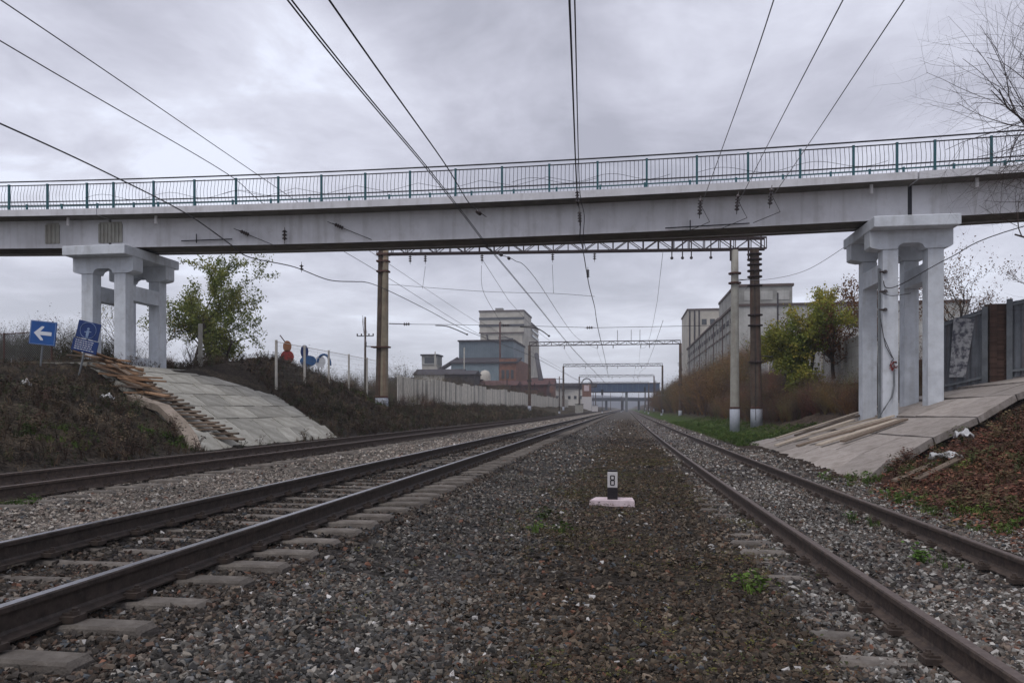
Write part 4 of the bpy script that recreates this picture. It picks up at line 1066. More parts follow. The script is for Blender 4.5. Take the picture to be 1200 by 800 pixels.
mb = MB(); mb.tube([(.2, 0, 3.9), (.9, 0, 3.85)], .03, 6); mb.build('bracket_arm', M['wire'], m3)
mb = MB(); mb.tube([(-.1, -.32, .2), (-.15, -.30, 9)], .02, 5); mb.build('ladder_cable', M['wire'], m3)

def crossbeam(a, c_, h, dep, nb, label, rr=.05, indiv=True):
    a = Vector(a); c_ = Vector(c_); t = thing('catenary_crossbeam', a, label, 'crossbeam')
    d = c_ - a; L_ = d.length; u = d / L_; yv = Vector((-u.y, u.x, 0)); up = Vector((0, 0, 1))
    for zz_, yy in ((0, -dep), (0, dep), (h, -dep), (h, dep)):
        mb = MB(); p0 = yv * yy + up * zz_; mb.obox(p0 + d / 2, d / 2, yv * rr, up * rr); mb.build('chord', M['truss'], t)
    st = L_ / nb; allb = MB()
    for i in range(nb + 1):
        for yy in (-dep, dep):
            p = u * (i * st) + yv * yy
            q = MB(); q.tube([p, p + up * h], rr * .6, 4)
            if indiv: q.build('upright', M['truss'], t)
            else: allb.tube([p, p + up * h], rr * .6, 4)
            if i < nb:
                p2 = u * ((i + 1) * st) + yv * yy
                e0, e1_ = (p, p2 + up * h) if i % 2 == 0 else (p + up * h, p2)
                if indiv: q = MB(); q.tube([e0, e1_], rr * .55, 4); q.build('diagonal_brace', M['truss'], t)
                else: allb.tube([e0, e1_], rr * .55, 4)
    if not indiv: tag(allb.build('lattice', M['truss'], t), kind='stuff')
    return t, u
cb, cu = crossbeam((-14.6, 42.95, 10.38), (7.9, 44.75, 10.36), .62, .22, 26, 'long rusty lattice crossbeam just beyond the footbridge, spanning the tracks', .045)
A0 = Vector((-14.6, 42.95, 10.38)); A1 = Vector((7.9, 44.75, 10.36))
def on_beam(x): t_ = (x - A0.x) / (A1.x - A0.x); return A0.lerp(A1, t_)
for x_ in (-11.7, -8.35, -4.23, -1.81, -12.6):
    p = on_beam(x_); link('insulator', ins3, cb, p - A0 + Vector((0, -.2, -.15)))
    mb = MB(); mb.tube([(p - A0) + Vector((0, -.2, .05)), (p - A0) + Vector((0, -.2, -.1))], .02, 5); mb.build('hanger', M['wire'], cb)
for x_ in (2.6, 3.2, 3.7, 4.8):
    p = on_beam(x_); mb = MB(); mb.tube([(p - A0) + Vector((0, -.25, .6)), (p - A0) + Vector((0, -.25, -.45))], .035, 5); mb.build('hanger', M['truss'], cb)
    mb = MB(); mb.lathe([(.03, -.08), (.09, -.04), (.09, .04), (.03, .1)], 8, (p - A0) + Vector((0, -.25, -.5))); mb.build('hanger_cap', M['ceramic'], cb)
for x_ in (5.9, 6.9, 7.6):
    p = on_beam(x_); mb = MB(); mb.tube([(p - A0) + Vector((0, -.26, .75)), (p - A0) + Vector((0, -.26, -.7 if x_ < 7 else -.1))], .05, 5); mb.build('strap', M['truss'], cb)

fars = [(106, -13.6, 7.4, 10.1, 'second portal, beyond the lattice one'), (162, -13.4, 7.6, 10.2, 'third portal down the line'), (216, -13.3, 7.8, 10.2, 'fourth portal down the line'), (272, -13.3, 8.0, 10.2, 'fifth portal down the line'), (330, -13.2, 8.2, 10.2, 'farthest portal down the line')]
for k, (y_, xl_, xr_, zt_, nm) in enumerate(fars):
    for s_, x_ in (('left', xl_), ('right', xr_)):
        z_ = float(gz(x_, y_)) - .1
        t = thing('catenary_mast', (x_, y_, z_), 'thin dark %s mast of the %s' % (s_, nm), 'mast')
        cone_pole(t, (0, 0, 0), zt_ - z_ + .1, .24, .18, 'pole_brown', bh=.9)
        if k < 2:
            mb = MB(); q = 1 if s_ == 'left' else -1; mb.tube([(0, 0, 4.8), (q * 1.3, 0, 4.9)], .04, 5); mb.box(-.3, .3, -.2, .2, 4.3, 4.6); mb.build('bracket_arm', M['wire'], t)
    cbk, _ = crossbeam((xl_, y_, zt_), (xr_, y_, zt_), .5, .2, 20, 'thin lattice crossbeam of the ' + nm, .045 if k == 0 else .05, False)
    for x_ in (-8.6, -3.95, -1.8, 2.0, 3.2):
        link('insulator', ins3, cbk, (x_ - xl_, -.2, -.1))
# slim tall rods standing on the second beam
for x_ in (-1.2, .7, 1.9):
    mb = MB(); mb.tube([(0, 0, -.6), (0, 0, 1.5)], .035, 5); tag(link('lightning_rod', mb.mesh('lightning_rod', M['truss']), None, (x_, 106, 10.65)), {-1.2: 'leftmost thin upright rod on the second portal beam', .7: 'middle thin upright rod on the second portal beam', 1.9: 'rightmost thin upright rod on the second portal beam'}[x_], 'rod', 'rods on the second portal')

# ------------------------------------------------------------------ wires
def catmull(pts, n=8):
    P_ = [Vector(p) for p in pts]; out = []
    for i in range(len(P_) - 1):
        p0 = P_[max(i - 1, 0)]; p1 = P_[i]; p2 = P_[i + 1]; p3 = P_[min(i + 2, len(P_) - 1)]
        for k in range(n):
            t = k / n
            out.append(.5 * ((2 * p1) + (-p0 + p2) * t + (2 * p0 - 5 * p1 + 4 * p2 - p3) * t * t + (-p0 + 3 * p1 - 3 * p2 + p3) * t ** 3))
    out.append(P_[-1]); return out
def wire(pts, r, label, mk='wire', sm=True, cat='wire', group=None, ins=(), extra=None, double=0.0):
    p0 = Vector(pts[0]); t = thing('overhead_wire', p0, label, cat, group)
    q = catmull(pts) if sm else [Vector(p) for p in pts]
    q = [p - p0 for p in q]
    mb = MB(); mb.tube(q, r, 5); mb.build('cable', M[mk], t, True)
    if double:
        mb = MB(); mb.tube([p + Vector((double, 0, -.02)) for p in q], r, 5); mb.build('cable', M[mk], t, True)
    for (p, d, me) in ins:
        d = Vector(d).normalized(); rot = (-d).to_track_quat('Z', 'Y').to_euler()
        link('insulator', me, t, Vector(p) - p0 - d * .3, rot)
    return t
def back(a, b_, k):     # extend a line behind the viewer
    a = Vector(a); b_ = Vector(b_); return tuple(a + (a - b_) * k)
w1 = [(-11.16, 12, 8.61), (-13.58, 25.8, 9.95), (-15.65, 44, 10.52), (-14.91, 75, 10.19)]
w1 = [(-12.0, -4, 8.9), (-12.0, 12.9, 9.16), (-12.9, 25.8, 9.5), (-14.35, 43, 10.3), (-14.0, 75, 9.9), (-13.7, 106, 10.1)]
wire([(-9.4, -2, 7.6), (-11.16, 12, 8.61), (-13.58, 25.8, 9.95), (-14.6, 43, 10.25), (-14.3, 75, 9.6), (-13.7, 106, 10.0)], .013, 'uppermost pale feeder wire entering at the top left corner', 'wire_pale')
wire([(-11.4, 0, 8.2), (-13.02, 14, 8.97), (-14.42, 25.5, 9.81), (-14.75, 30, 9.6), (-14.5, 43, 9.3), (-14.0, 75, 8.3), (-13.8, 106, 8.8)], .015, 'second wire from the top left corner, slanting to the left mast', 'wire_pale')
wire([(-14.8, 6, 7.9), (-15.81, 17, 8.51), (-16.49, 22.5, 8.78), (-16.25, 26.0, 8.5), (-14.75, 26.72, 7.36), (-14.95, 27.8, 7.30), (-15.4, 30, 7.55), (-15.25, 33, 7.8), (-14.82, 36, 7.7), (-14.22, 38, 7.93)], .024,
     'thick dark cable passing under the left part of the footbridge and drooping beyond it', ins=[((-14.9, 33, 7.95), (0, 0, 1), ins2)])
wire([(-14.22, 38, 7.93), (-14.0, 41, 8.2), (-13.52, 50, 8.0), (-12.5, 60, 7.4), (-10.2, 80, 6.9), (-9.0, 120, 6.4), (-8.6, 216, 6.4)], .022, 'cable continuing behind the left mast towards the silo')
wire([(-4.49, 9.5, 6.72), (-5.2, 19, 7.59), (-5.41, 25, 7.86), (-5.17, 28, 7.40), (-5.47, 36, 7.75), (-5.22, 44.5, 7.51), (-5.01, 70, 7.3), (-4.53, 120, 6.81), (-4, 216, 6.8)][0:0] +
     [(-3.6, 0, 6.2), (-4.49, 9.5, 6.72), (-5.2, 19, 7.55), (-5.41, 25, 7.72), (-5.17, 28, 7.33), (-5.3, 36, 7.45), (-5.22, 44.5, 7.3), (-4.8, 70, 6.6), (-4.2, 120, 6.2), (-3.9, 216, 6.2)], .0135,
     'double contact wire over the middle track, running down the centre of the sky', double=.07)
wire([(-3.3, 0, 6.2), (-3.98, 9.7, 6.78), (-4.68, 19, 7.63), (-5.06, 24, 7.93), (-4.85, 25.9, 7.95)], .016, 'thin messenger wire right of the double one, anchored on the footbridge', ins=[((-4.95, 25.2, 7.9), (.1, 1, .05), ins4)])
wire([(-4.9, 28.8, 7.2), (-5.2, 35, 8.2), (-5.3, 44, 8.9), (-5.0, 75, 8.4), (-4.1, 106, 9.6)], .016, 'thin messenger wire of the middle track beyond the footbridge', ins=[((-5.0, 30, 7.45), (-.1, 1, .15), ins4), ((-5.15, 33, 7.9), (-.1, 1, .15), ins4)])
wire([(-.35, 2, 7.0), (-.86, 11.5, 7.5), (-1.59, 24.5, 8.37), (-1.56, 26.0, 7.9), (-1.62, 26.75, 7.32), (-1.63, 28.6, 7.3), (-1.76, 36, 7.16), (-1.73, 42, 6.85), (-1.63, 44.5, 5.9), (-2.2, 80, 6.4), (-3.2, 140, 6.8)], .020,
     'thick dark wire dropping straight down the middle of the picture in front of the footbridge', ins=[((-1.6, 25.0, 8.15), (0, .4, -.9), ins4), ((-1.58, 25.9, 7.7), (0, .35, -.9), ins4), ((-1.7, 34, 7.2), (0, .4, -.9), ins4)])
wire([(-.25, 2, 7.0), (-.78, 11.5, 7.55), (-1.50, 24.5, 8.42), (-1.44, 26.1, 7.95), (-1.50, 26.76, 7.30), (-1.5, 29, 7.25)], .014, 'thin second strand beside the thick middle wire')
rw = [([(1.75, 4, 7.0), (2.24, 12, 7.51), (2.61, 21, 8.38), (2.42, 26.0, 7.84)], 'left one of the three pale wires anchored on the right half of the footbridge'),
      ([(2.9, 4, 6.8), (3.25, 12, 7.43), (3.82, 21, 8.43), (3.63, 26.0, 7.93)], 'middle one of the three pale wires anchored on the right half of the footbridge'),
      ([(3.6, 4, 6.6), (4.12, 12, 7.36), (4.93, 21, 8.46), (4.69, 26.0, 8.09)], 'right one of the three pale wires anchored on the right half of the footbridge')]
for k, (p_, lb) in enumerate(rw):
    e_ = p_[-1]
    w_ = wire(p_, .011, lb, 'wire_thin', ins=[((e_[0] + .02, e_[1] - .25, e_[2] + .1), (0, .5, -.75), ins5)])
    mb = MB(); p0 = Vector(p_[0]); mb.tube([Vector(e_) - p0 + Vector((.1, -.2, .1)), Vector(e_) - p0 + Vector((.35, -.1, -.35)), Vector(e_) - p0 + Vector((-.4, .6, -.52))], .012, 4); mb.build('stay', M['wire'], w_)
# anchor rails clamped to the girder face
for k, (xa, xb, zz_, lb) in enumerate(((1.35, 4.2, 7.50, 'thin dark anchor rod along the lower girder edge, right of centre'), (-17.0, -14.9, 7.62, 'thin dark anchor rod along the lower girder edge, near the left pier'))):
    mb = MB(); mb.tube([(xa, 26.78, zz_ + dz(xa)), (xb, 26.78, zz_ + .03 + dz(xb))], .022, 5); mb.tube([((xa * .7 + xb * .3), 26.78, zz_ - .1 + dz(xa)), ((xa * .7 + xb * .3), 26.78, zz_ + .25 + dz(xa))], .02, 5)
    o = brp(mb, 'anchor_rod', M['darksteel'], BR); 
for (xi, zi, an) in ((-14.31, 7.88, .5), (-10.55, 8.0, .55)):
    mb = MB(); mb.tube([(xi - .5, 26.74, zi + .22), (xi, 26.76, zi), (xi + 1.2, 26.80, zi - .5)], .012, 4); brp(mb, 'stay_wire', M['wire'])
    o = link('insulator', ins4, BR, Vector((xi - .2, 26.70, zi + .1)) - BO, (0, math.radians(-65), 0))
o = link('insulator', ins3, BR, Vector((-12.73, 26.70, 7.95)) - BO)
# cross-span ropes of the near portal
wire([(-12.7, 43.1, 6.22), (-6.66, 43.8, 6.12), (-1.82, 44.2, 5.95), (6.0, 44.5, 6.0)], .014, 'lower cross-span rope between the near masts', 'wire', sm=False,
     ins=[((-6.9, 43.75, 6.13), (1, .1, 0), ins3), ((-2.0, 44.18, 5.96), (1, 0, 0), ins3)])
wire([(-14.2, 42.9, 8.6), (-8.3, 43.4, 8.1), (-4.2, 43.8, 7.95), (-1.8, 44, 7.75)], .012, 'upper cross-span rope hanging under the lattice beam', 'wire')
wire([(-11.7, 43.0, 9.6), (-11.9, 43.1, 8.3)], .011, 'thin dropper hanging right of the left mast', 'wire')
wire([(-8.37, 43.2, 9.6), (-8.3, 43.4, 8.1), (-7.2, 43.6, 6.15)], .011, 'thin dropper hanging above the silo', 'wire')
wire([(-4.25, 43.6, 9.6), (-4.2, 43.8, 7.95)], .011, 'thin dropper left of the middle wire', 'wire', sm=False)
# registration arms (thick short curved rods)
for (a_, b2, c2, lb) in (((-12.9, 50, 6.9), (-12.1, 50.5, 6.85), (-10.9, 51, 6.35), 'curved dark registration arm left of the silo'), ((-6.2, 44, 6.05), (-5.2, 44.1, 5.95), (-4.5, 44.1, 5.5), 'curved dark registration arm above the silo roof')):
    mb = MB(); mb.tube(catmull([a_, b2, c2]), .035, 6); mb.lathe([(.03, -.06), (.07, -.03), (.07, .03), (.03, .06)], 8, c2); tag(mb.build('registration_arm', M['wire']), lb, 'bracket')
# lengthwise wires further down the line
for x_, z_, lb in ((-8.6, 6.3, 'contact wire over the far left track'), (-8.6, 8.6, 'messenger wire over the far left track'), (-3.95, 8.6, 'messenger wire over the middle track beyond the second portal'), (2.1, 6.2, 'contact wire over the right-hand track'), (2.1, 8.3, 'messenger wire over the right-hand track')):
    pts = []
    ysq = [44, 106, 162, 216, 272, 330] if not (x_ == -3.95) else [106, 162, 216, 272, 330]
    for a_, b2 in zip(ysq[:-1], ysq[1:]):
        for k in range(6):
            t_ = k / 6; pts.append((x_ + .25 * math.sin(a_ + t_ * 2), lerp(a_, b2, t_), z_ + (1.2 if z_ > 7 else .1) * (4 * (t_ - .5) ** 2) * (1)))
    if z_ > 7 and ysq[0] == 44: pts[0] = (x_, 44.0, 10.3)
    pts.append((x_, ysq[-1], z_)); wire(pts, .013, lb, 'wire_pale', sm=False)
# service cable slanting to the right pier
wire([(16.0, 18.0, 7.0), (10.56, 22, 6.13), (9.9, 25, 5.9), (8.9, 26.15, 5.30), (8.5, 26.36, 5.22), (8.4, 26.36, 5.45)], .015, 'dark service cable slanting from the right edge to the right pier', 'wire')
wire([(8.25, 26.2, 5.05), (8.6, 26.2, 4.93), (9.2, 26.24, 5.0)], .012, 'short slack cable loop on the front of the right pier', 'wire')
wire([(8.0, 29.2, 7.2), (7.4, 33, 7.0), (6.7, 38, 7.5), (6.3, 44.3, 8.6)], .010, 'thin stay wire left of the right pier cap', 'wire_pale')

# ------------------------------------------------------------------ far left utility pole + street lamp poles
t = thing('utility_pole', (-26.5, 74, 2.0), 'distant thin utility pole with small crossarm left of the big mast', 'pole')
mb = MB(); mb.lathe([(.14, 0), (.10, 8.6)], 8); mb.build('pole', M['pole_brown'], t, True)
mb = MB(); mb.box(-.9, .9, -.04, .04, 6.6, 6.7); mb.build('crossarm', M['frame_grey'], t)
for s_ in (-.85, -.4, .4, .85):
    mb = MB(); mb.lathe([(.05, 6.7), (.08, 6.75), (.06, 6.9)], 8, (s_, 0, 0)); mb.build('insulator', M['ceramic'], t)
for k in range(3):
    mb = MB(); mb.tube(catmull([(-26.3, 74, 8.7 + k * .15), (-21, 58, 8.3 + k * .2), (-15.4, 43, 5.1 + k * .05)]), .010, 4)
    tag(mb.build('overhead_wire', M['wire_pale']), ('lowest', 'middle', 'topmost')[k] + ' of the three faint wires from the distant utility pole to the big left mast', 'wire', 'faint wires to the distant utility pole')

# ------------------------------------------------------------------ buildings, left distance
def win_grid(parent, x0, x1, z0, z1, nx_, nz_, y_, w, h, mk='glassdark', name='window'):
    m_ = MB(); m_.box(-w / 2, w / 2, -.12, .05, -h / 2, h / 2); me = m_.mesh(name, M[mk])
    for i in range(nx_):
        for j in range(nz_):
            link(name, me, parent, (lerp(x0, x1, (i + .5) / nx_), y_, lerp(z0, z1, (j + .5) / nz_)))
E1 = thing('grain_elevator', (-50, 300, 0), 'tall pale concrete grain elevator with dark window bands near its top', 'elevator building')
mb = MB(); mb.box(-8.6, 8.6, 0, 52, 0, 31.5); mb.build('lower_wall', M['silo'], E1)
mb = MB(); mb.box(-8.9, 9.2, -.4, 24, 31.5, 40.2); mb.build('upper_wall', M['silo'], E1)
mb = MB(); mb.box(-8.6, 9.0, 24.1, 52.4, 31.5, 38.0); mb.build('rear_wall', M['silo'], E1)
mb = MB(); mb.box(-9.2, 9.5, -.7, 24.2, 40.2, 40.8); mb.box(-8.9, 9.4, 24.3, 52.7, 38, 38.5); mb.build('roof', M['parapet'], E1)
mb = MB(); mb.box(-9.1, 9.5, -.62, -.41, 37.0, 37.9); mb.build('window_band', M['glassdark'], E1)
mb = MB(); mb.box(-9.1, 9.5, -.62, -.41, 34.2, 35.1); mb.build('window_band', M['glassdark'], E1)
mb = MB(); mb.box(-9.1, 9.5, -.55, -.41, 31.4, 31.9); mb.build('ledge', M['parapet'], E1)
for z0 in (36.0, 33.5):
    mb = MB(); mb.box(9.21, 9.4, 26, 51, z0 - .9, z0); mb.build('window_band', M['glassdark'], E1)
for i in range(13):
    mb = MB(); mb.tube([(8.6, 2 + i * 4, 0), (8.6, 2 + i * 4, 31.4)], 1.1, 10, cap=False); mb.build('silo_rib', M['silo'], E1)
for i in range(5):
    mb = MB(); mb.tube([(-6.6 + i * 3.3, 0, 0), (-6.6 + i * 3.3, 0, 31.4)], .25, 8, cap=False); mb.build('silo_rib', M['silo'], E1)
for z_ in (28.6, 25.8, 23.0):
    mb = MB(); mb.box(2.4, 4.9, -.3, -.01, z_, z_ + .9); mb.build('window', M['glassdark'], E1)
mb = MB(); mb.tube([(-5.8, -.8, 31), (-5.2, -.8, 28), (-3.4, -.8, 25.3)], .35, 6); mb.build('chute', M['roofdark'], E1)
mb = MB(); mb.box(9.8, 12.5, 1, 9, 2, 14); mb.build('side_tower', M['silo'], E1)

B1 = thing('blue_clad_building', (-37.5, 200, 0), 'blue-grey clad industrial building with lower pale annexe in front of the elevator', 'building')
def corr(mb, x0, x1, y_, z0, z1, n, d=.12):
    for i in range(n): mb.box(lerp(x0, x1, i / n), lerp(x0, x1, (i + .5) / n), y_ - d, y_, z0, z1)
mb = MB(); mb.box(-7.5, 7.5, 0, 22, 9, 19.3); corr(mb, -7.5, 7.5, 0, 9, 19.25, 24); mb.build('upper_hall', M['cladblue'], B1)
mb = MB(); mb.box(-7.8, 7.8, -.5, 22.3, 19.3, 19.7); mb.build('roof', M['roofdark'], B1)
mb = MB(); mb.box(-7.8, 4.9, -8, 0 - .02, 3, 13.2); corr(mb, -7.8, 4.9, -8, 3, 13.0, 22); mb.build('annexe_wall', M['cladpale'], B1)
mb = MB(); mb.box(5.0, 9.4, -8.2, 18, 2, 14.0); mb.build('brick_wall', M['brick'], B1)
mb = MB(); mb.add([(-8.4, -8.6, 13.2), (9.9, -8.6, 13.2), (9.9, 0, 14.9), (-8.4, 0, 14.9), (-8.4, -8.6, 12.8), (9.9, -8.6, 12.8), (9.9, 0, 14.5), (-8.4, 0, 14.5)], [(0, 1, 2, 3), (7, 6, 5, 4), (0, 4, 5, 1), (1, 5, 6, 2), (3, 2, 6, 7), (0, 3, 7, 4)]); mb.build('annexe_roof', M['roofdark'], B1)
win_grid(B1, 5.4, 9.0, 4, 12, 3, 2, -8.2, .7, 2.2, name='window')
S1 = thing('conveyor_shed', (-52, 195, 0), 'small grey hopper tower beside the low sheds left of the blue building', 'tower')
mb = MB(); mb.box(-2.0, 2.2, 0, 5, 4, 12.8); mb.build('lower_wall', M['silo'], S1)
mb = MB(); mb.box(-2.0, 2.2, -.3, 5.2, 12.8, 15.2); mb.build('upper_wall', M['ware'], S1); mb = MB(); mb.box(-2.3, 2.5, -.6, 5.5, 15.2, 15.6); mb.build('roof', M['roofdark'], S1)
mb = MB(); mb.box(-1.2, 1.4, -.36, -.302, 13.2, 14.8); mb.build('window', M['glassdark'], S1)
def shed(x, y, w, d, z1, wall, roofm, label, ridge=1.2, nwin=0):
    t = thing('shed', (x, y, 0), label, 'shed')
    mb = MB(); mb.box(-w / 2, w / 2, 0, d, 0, z1); mb.build('wall', M[wall], t)
    mb = MB(); a = w / 2 + .4; mb.add([(-a, -.4, z1), (a, -.4, z1), (a, d + .4, z1), (-a, d + .4, z1), (-a, d / 2, z1 + ridge), (a, d / 2, z1 + ridge), ], [(0, 1, 5, 4), (3, 4, 5, 2), (0, 4, 3), (1, 2, 5), (0, 3, 2, 1)]); mb.build('roof', M[roofm], t)
    if nwin:
        win_grid(t, -w / 2, w / 2, z1 * .45, z1 * .8, nwin, 1, 0, 1.0, 1.2)
    return t
shed(-57.5, 190, 13, 8, 8.6, 'ware', 'roofdark', 'long low grey shed left of the hopper tower', .8, 5)
shed(-43.5, 170, 11, 8, 9.0, 'silo', 'roofdark', 'pale shed with dark roof below the blue building', 1.5, 4)
shed(-36.0, 160, 6.5, 7, 8.6, 'roofdark', 'roofdark', 'dark open shed in front of the blue building', 1.0, 0)
shed(-29.0, 165, 9.5, 8, 6.3, 'redshed', 'redshed', 'low dark red shed below the brick annexe', 1.2, 3)
shed(-24.5, 185, 10, 8, 7.0, 'redshed', 'redshed', 'dark red shed right of the brick annexe', 1.2, 3)
shed(-28.0, 250, 8, 8, 9.2, 'brick', 'redshed', 'red brick house beyond the elevator base', 2.2, 3)
shed(-24.5, 282, 18, 6, 8.4, 'fence_white', 'roofdark', 'white walled low building under the blue footbridge', .8, 8)
tank = thing('storage_tank', (-32.5, 172, 0), 'pale upright tank between the dark shed and the red shed', 'tank')
mb = MB(); mb.lathe([(1.3, 2), (1.3, 9.0), (.9, 9.8), (.1, 10.1)], 16); mb.build('shell', M['silo'], tank, True)
mb = MB(); mb.lathe([(1.34, 6.0), (1.34, 6.3)], 16); mb.build('band', M['rustband'], tank, True)
# brick water tower with arch
t = thing('water_tower', (-13.6, 262, 0), 'small red and white brick tower with rounded top near the blue footbridge', 'tower')
mb = MB(); mb.box(-1.7, 1.7, 0, 3.4, 0, 5.2); mb.build('lower_wall', M['white'], t)
mb = MB(); mb.box(-1.5, 1.5, .1, 3.2, 5.2, 9.4); mb.build('upper_wall', M['brick'], t)
mb = MB(); mb.box(-.9, .9, -.05, .098, 7.2, 9.2); mb.build('white_panel', M['pinkwhite'], t)
mb = MB(); pts = [(1.9 * math.cos(math.radians(a)), 1.6, 9.2 + 2.4 * math.sin(math.radians(a))) for a in range(0, 181, 15)]; mb.tube(pts, .22, 6); mb.build('arch', M['roofdark'], t)
# blue covered footbridge far off
FB = thing('covered_footbridge', (-12.4, 290, 0), 'distant blue enclosed footbridge spanning the tracks', 'bridge')
mb = MB(); mb.box(-24, 25, 0, 3, 7.5, 10.6); mb.build('enclosed_deck', M['fbblue'], FB)
mb = MB(); mb.box(-24.2, 25.2, -.3, 3.3, 10.6, 10.9); mb.box(-24.1, 25.1, -.25, 3.2, 7.2, 7.5); mb.build('edge_beam', M['roofdark'], FB)
for x_ in (-22, -6.6, -2.2, 12.5, 24):
    mb = MB(); mb.box(x_ - .5, x_ + .5, .4, 2.6, -1, 7.2); mb.build('support', M['frame_grey'], FB)
for i in range(24):
    mb = MB(); mb.box(-23 + i * 2, -22.9 + i * 2, -.12, 0, 7.6, 10.5); mb.build('panel_joint', M['cladblue'], FB)
F2 = thing('road_overpass', (-2, 420, 0), 'very distant dark overpass below the blue footbridge', 'bridge')
mb = MB(); mb.box(-40, 50, 0, 8, 5.2, 7.0); mb.build('deck', M['hill'], F2)
for x_ in range(-36, 50, 9):
    mb = MB(); mb.box(x_ - .6, x_ + .6, 1, 7, -1, 5.2); mb.build('pillar', M['hill'], F2)

# small signal masts, posts and huts towards the vanishing point
clut = [(-11.5, 190, 7.5, 'signal'), (-6.4, 205, 6.5, 'signal'), (5.2, 180, 6.0, 'post'), (5.6, 232, 8.0, 'signal'), (-1.6, 250, 5.5, 'post'), (6.4, 140, 4.2, 'post'), (-11.9, 135, 6.8, 'post'), (-10.8, 250, 9.0, 'post'), (4.9, 300, 8.5, 'post'), (9.5, 250, 9.5, 'post'), (-6.3, 310, 9, 'post'), (-1.5, 350, 9, 'post')]
clab = ['signal mast left of the tracks before the blue footbridge', 'signal mast between the far left and middle tracks', 'slim post right of the tracks, nearer the viewer than the fourth portal', 'signal mast right of the tracks under the blue footbridge', 'thin post between the tracks near the vanishing point', 'short post in the grass beside the right-hand track', 'slim post below the long white fence', 'tall post beside the small brick tower', 'very distant post right of the line, seen under the blue footbridge', 'distant tall post in the reddish brush on the right', 'very distant post left of the line, seen under the blue footbridge', 'farthest thin post at the end of the tracks']
for (x_, y_, h_, kd), lb in zip(clut, clab):
    t = thing('signal_mast' if kd == 'signal' else 'line_post', (x_, y_, float(gz(x_, y_)) - .1), lb, 'mast')
    mb = MB(); mb.lathe([(.11, 0), (.08, h_)], 8); mb.build('pole', M['pole_brown' if kd == 'post' else 'frame_grey'], t, True)
    mb = MB(); mb.box(-.16, .16, -.16, .16, 0, .5); mb.build('foot', M['whitewash'], t)
    if kd == 'signal':
        mb = MB(); mb.box(-.28, .28, -.3, -.1, h_ - 1.6, h_ - .1, bev=.04); mb.build('signal_head', M['black'], t)
        mb = MB(); mb.box(-.05, .3, -.2, .1, h_ - 2.6, h_ - 2.5); mb.build('step', M['frame_grey'], t)
    else:
        mb = MB(); mb.box(-.7, .7, -.04, .04, h_ - .5, h_ - .4); mb.build('crossarm', M['frame_grey'], t)
for x_, y_, lb in ((-9.8, 240, 'white relay cabinet left of the tracks far down the line'), (-10.6, 172, 'grey relay cabinet below the end of the white fence')):
    t = thing('relay_cabinet', (x_, y_, float(gz(x_, y_)) - .05), lb, 'cabinet')
    mb = MB(); mb.box(-.9, .9, -.5, .5, .2, 2.1, bev=.03); mb.build('body', M['white' if y_ > 200 else 'pole_grey'], t)
    mb = MB(); mb.box(-1, 1, -.6, .6, 2.1, 2.2); mb.build('roof', M['roofdark'], t); mb = MB(); mb.box(-1, 1, -.6, .6, -.2, .2); mb.build('plinth', M['ware'], t)
# plant yard clutter around the elevator
def pipe_run(pts, r, mk, label, cat='pipe', n=8):
    p0 = Vector(pts[0]); mb = MB(); mb.tube([Vector(p) - p0 for p in pts], r, n); tag(mb.build('plant_pipe', M[mk], None, True, p0), label, cat)
pipe_run([(-33, 196, 2), (-33, 196, 24)], .25, 'rustband', 'thin rusty vent pipe rising in front of the elevator')
pipe_run([(-40.5, 186, 2), (-40.5, 186, 16.5)], .16, 'pole_grey', 'pale lamp pole in front of the blue clad building', 'lamp pole')
pipe_run([(-46, 178, 2), (-46, 178, 15.0)], .14, 'pole_grey', 'pale lamp pole beside the hopper tower', 'lamp pole')
pipe_run([(-50.2, 194, 10.5), (-44.5, 197, 14.5)], .55, 'roofdark', 'sloping dark conveyor tube from the hopper tower to the blue building', 'conveyor')
pipe_run([(-27.5, 245, 9.8), (-34.5, 290, 22)], .8, 'roofdark', 'sloping dark conveyor gallery from the brick house up to the elevator', 'conveyor')
pipe_run([(-26, 280, 9.6), (-11, 284, 9.9)], .9, 'roofdark', 'dark horizontal gallery left of the small brick tower', 'conveyor')
for k, (x_, y_, w_, h_, mk, lb) in enumerate([(-48, 182, 3.2, 7.4, 'ware', 'grey steel bin standing left of the pale shed'), (-39.6, 172, 2.6, 8.4, 'silo', 'tall pale bin between the pale shed and the dark shed'), (-33.6, 168, 2.0, 7.6, 'rustband', 'rust-brown bin beside the pale tank'), (-26.2, 160, 2.4, 6.0, 'rustband', 'rust-brown stacked container below the red sheds'), (-21.5, 170, 2.6, 5.4, 'brick', 'small brick kiosk at the right end of the red sheds'), (-41.5, 165, 3.4, 5.6, 'roofdark', 'dark machinery block in front of the pale shed'), (-31, 158, 3.0, 5.0, 'parapet', 'brown machinery block in front of the pale tank')]):
    t = thing('storage_bin', (x_, y_, 0), lb, 'bin')
    mb = MB(); mb.box(-w_ / 2, w_ / 2, 0, w_ * .9, 0, h_); mb.build('shell', M[mk], t)
    mb = MB(); mb.box(-w_ / 2 - .15, w_ / 2 + .15, -.15, w_ * .9 + .15, h_, h_ + .22); mb.build('lid', M['roofdark'], t)
    mb = MB(); mb.box(-w_ * .3, w_ * .05, -.06, -.002, h_ * .35, h_ * .75); mb.build('hatch', M['glassdark' if k % 2 else 'ware'], t)
    mb = MB(); mb.tube([(w_ * .3, .5, h_), (w_ * .3, .5, h_ + 1.6)], .12, 6); mb.build('vent', M['truss'], t)
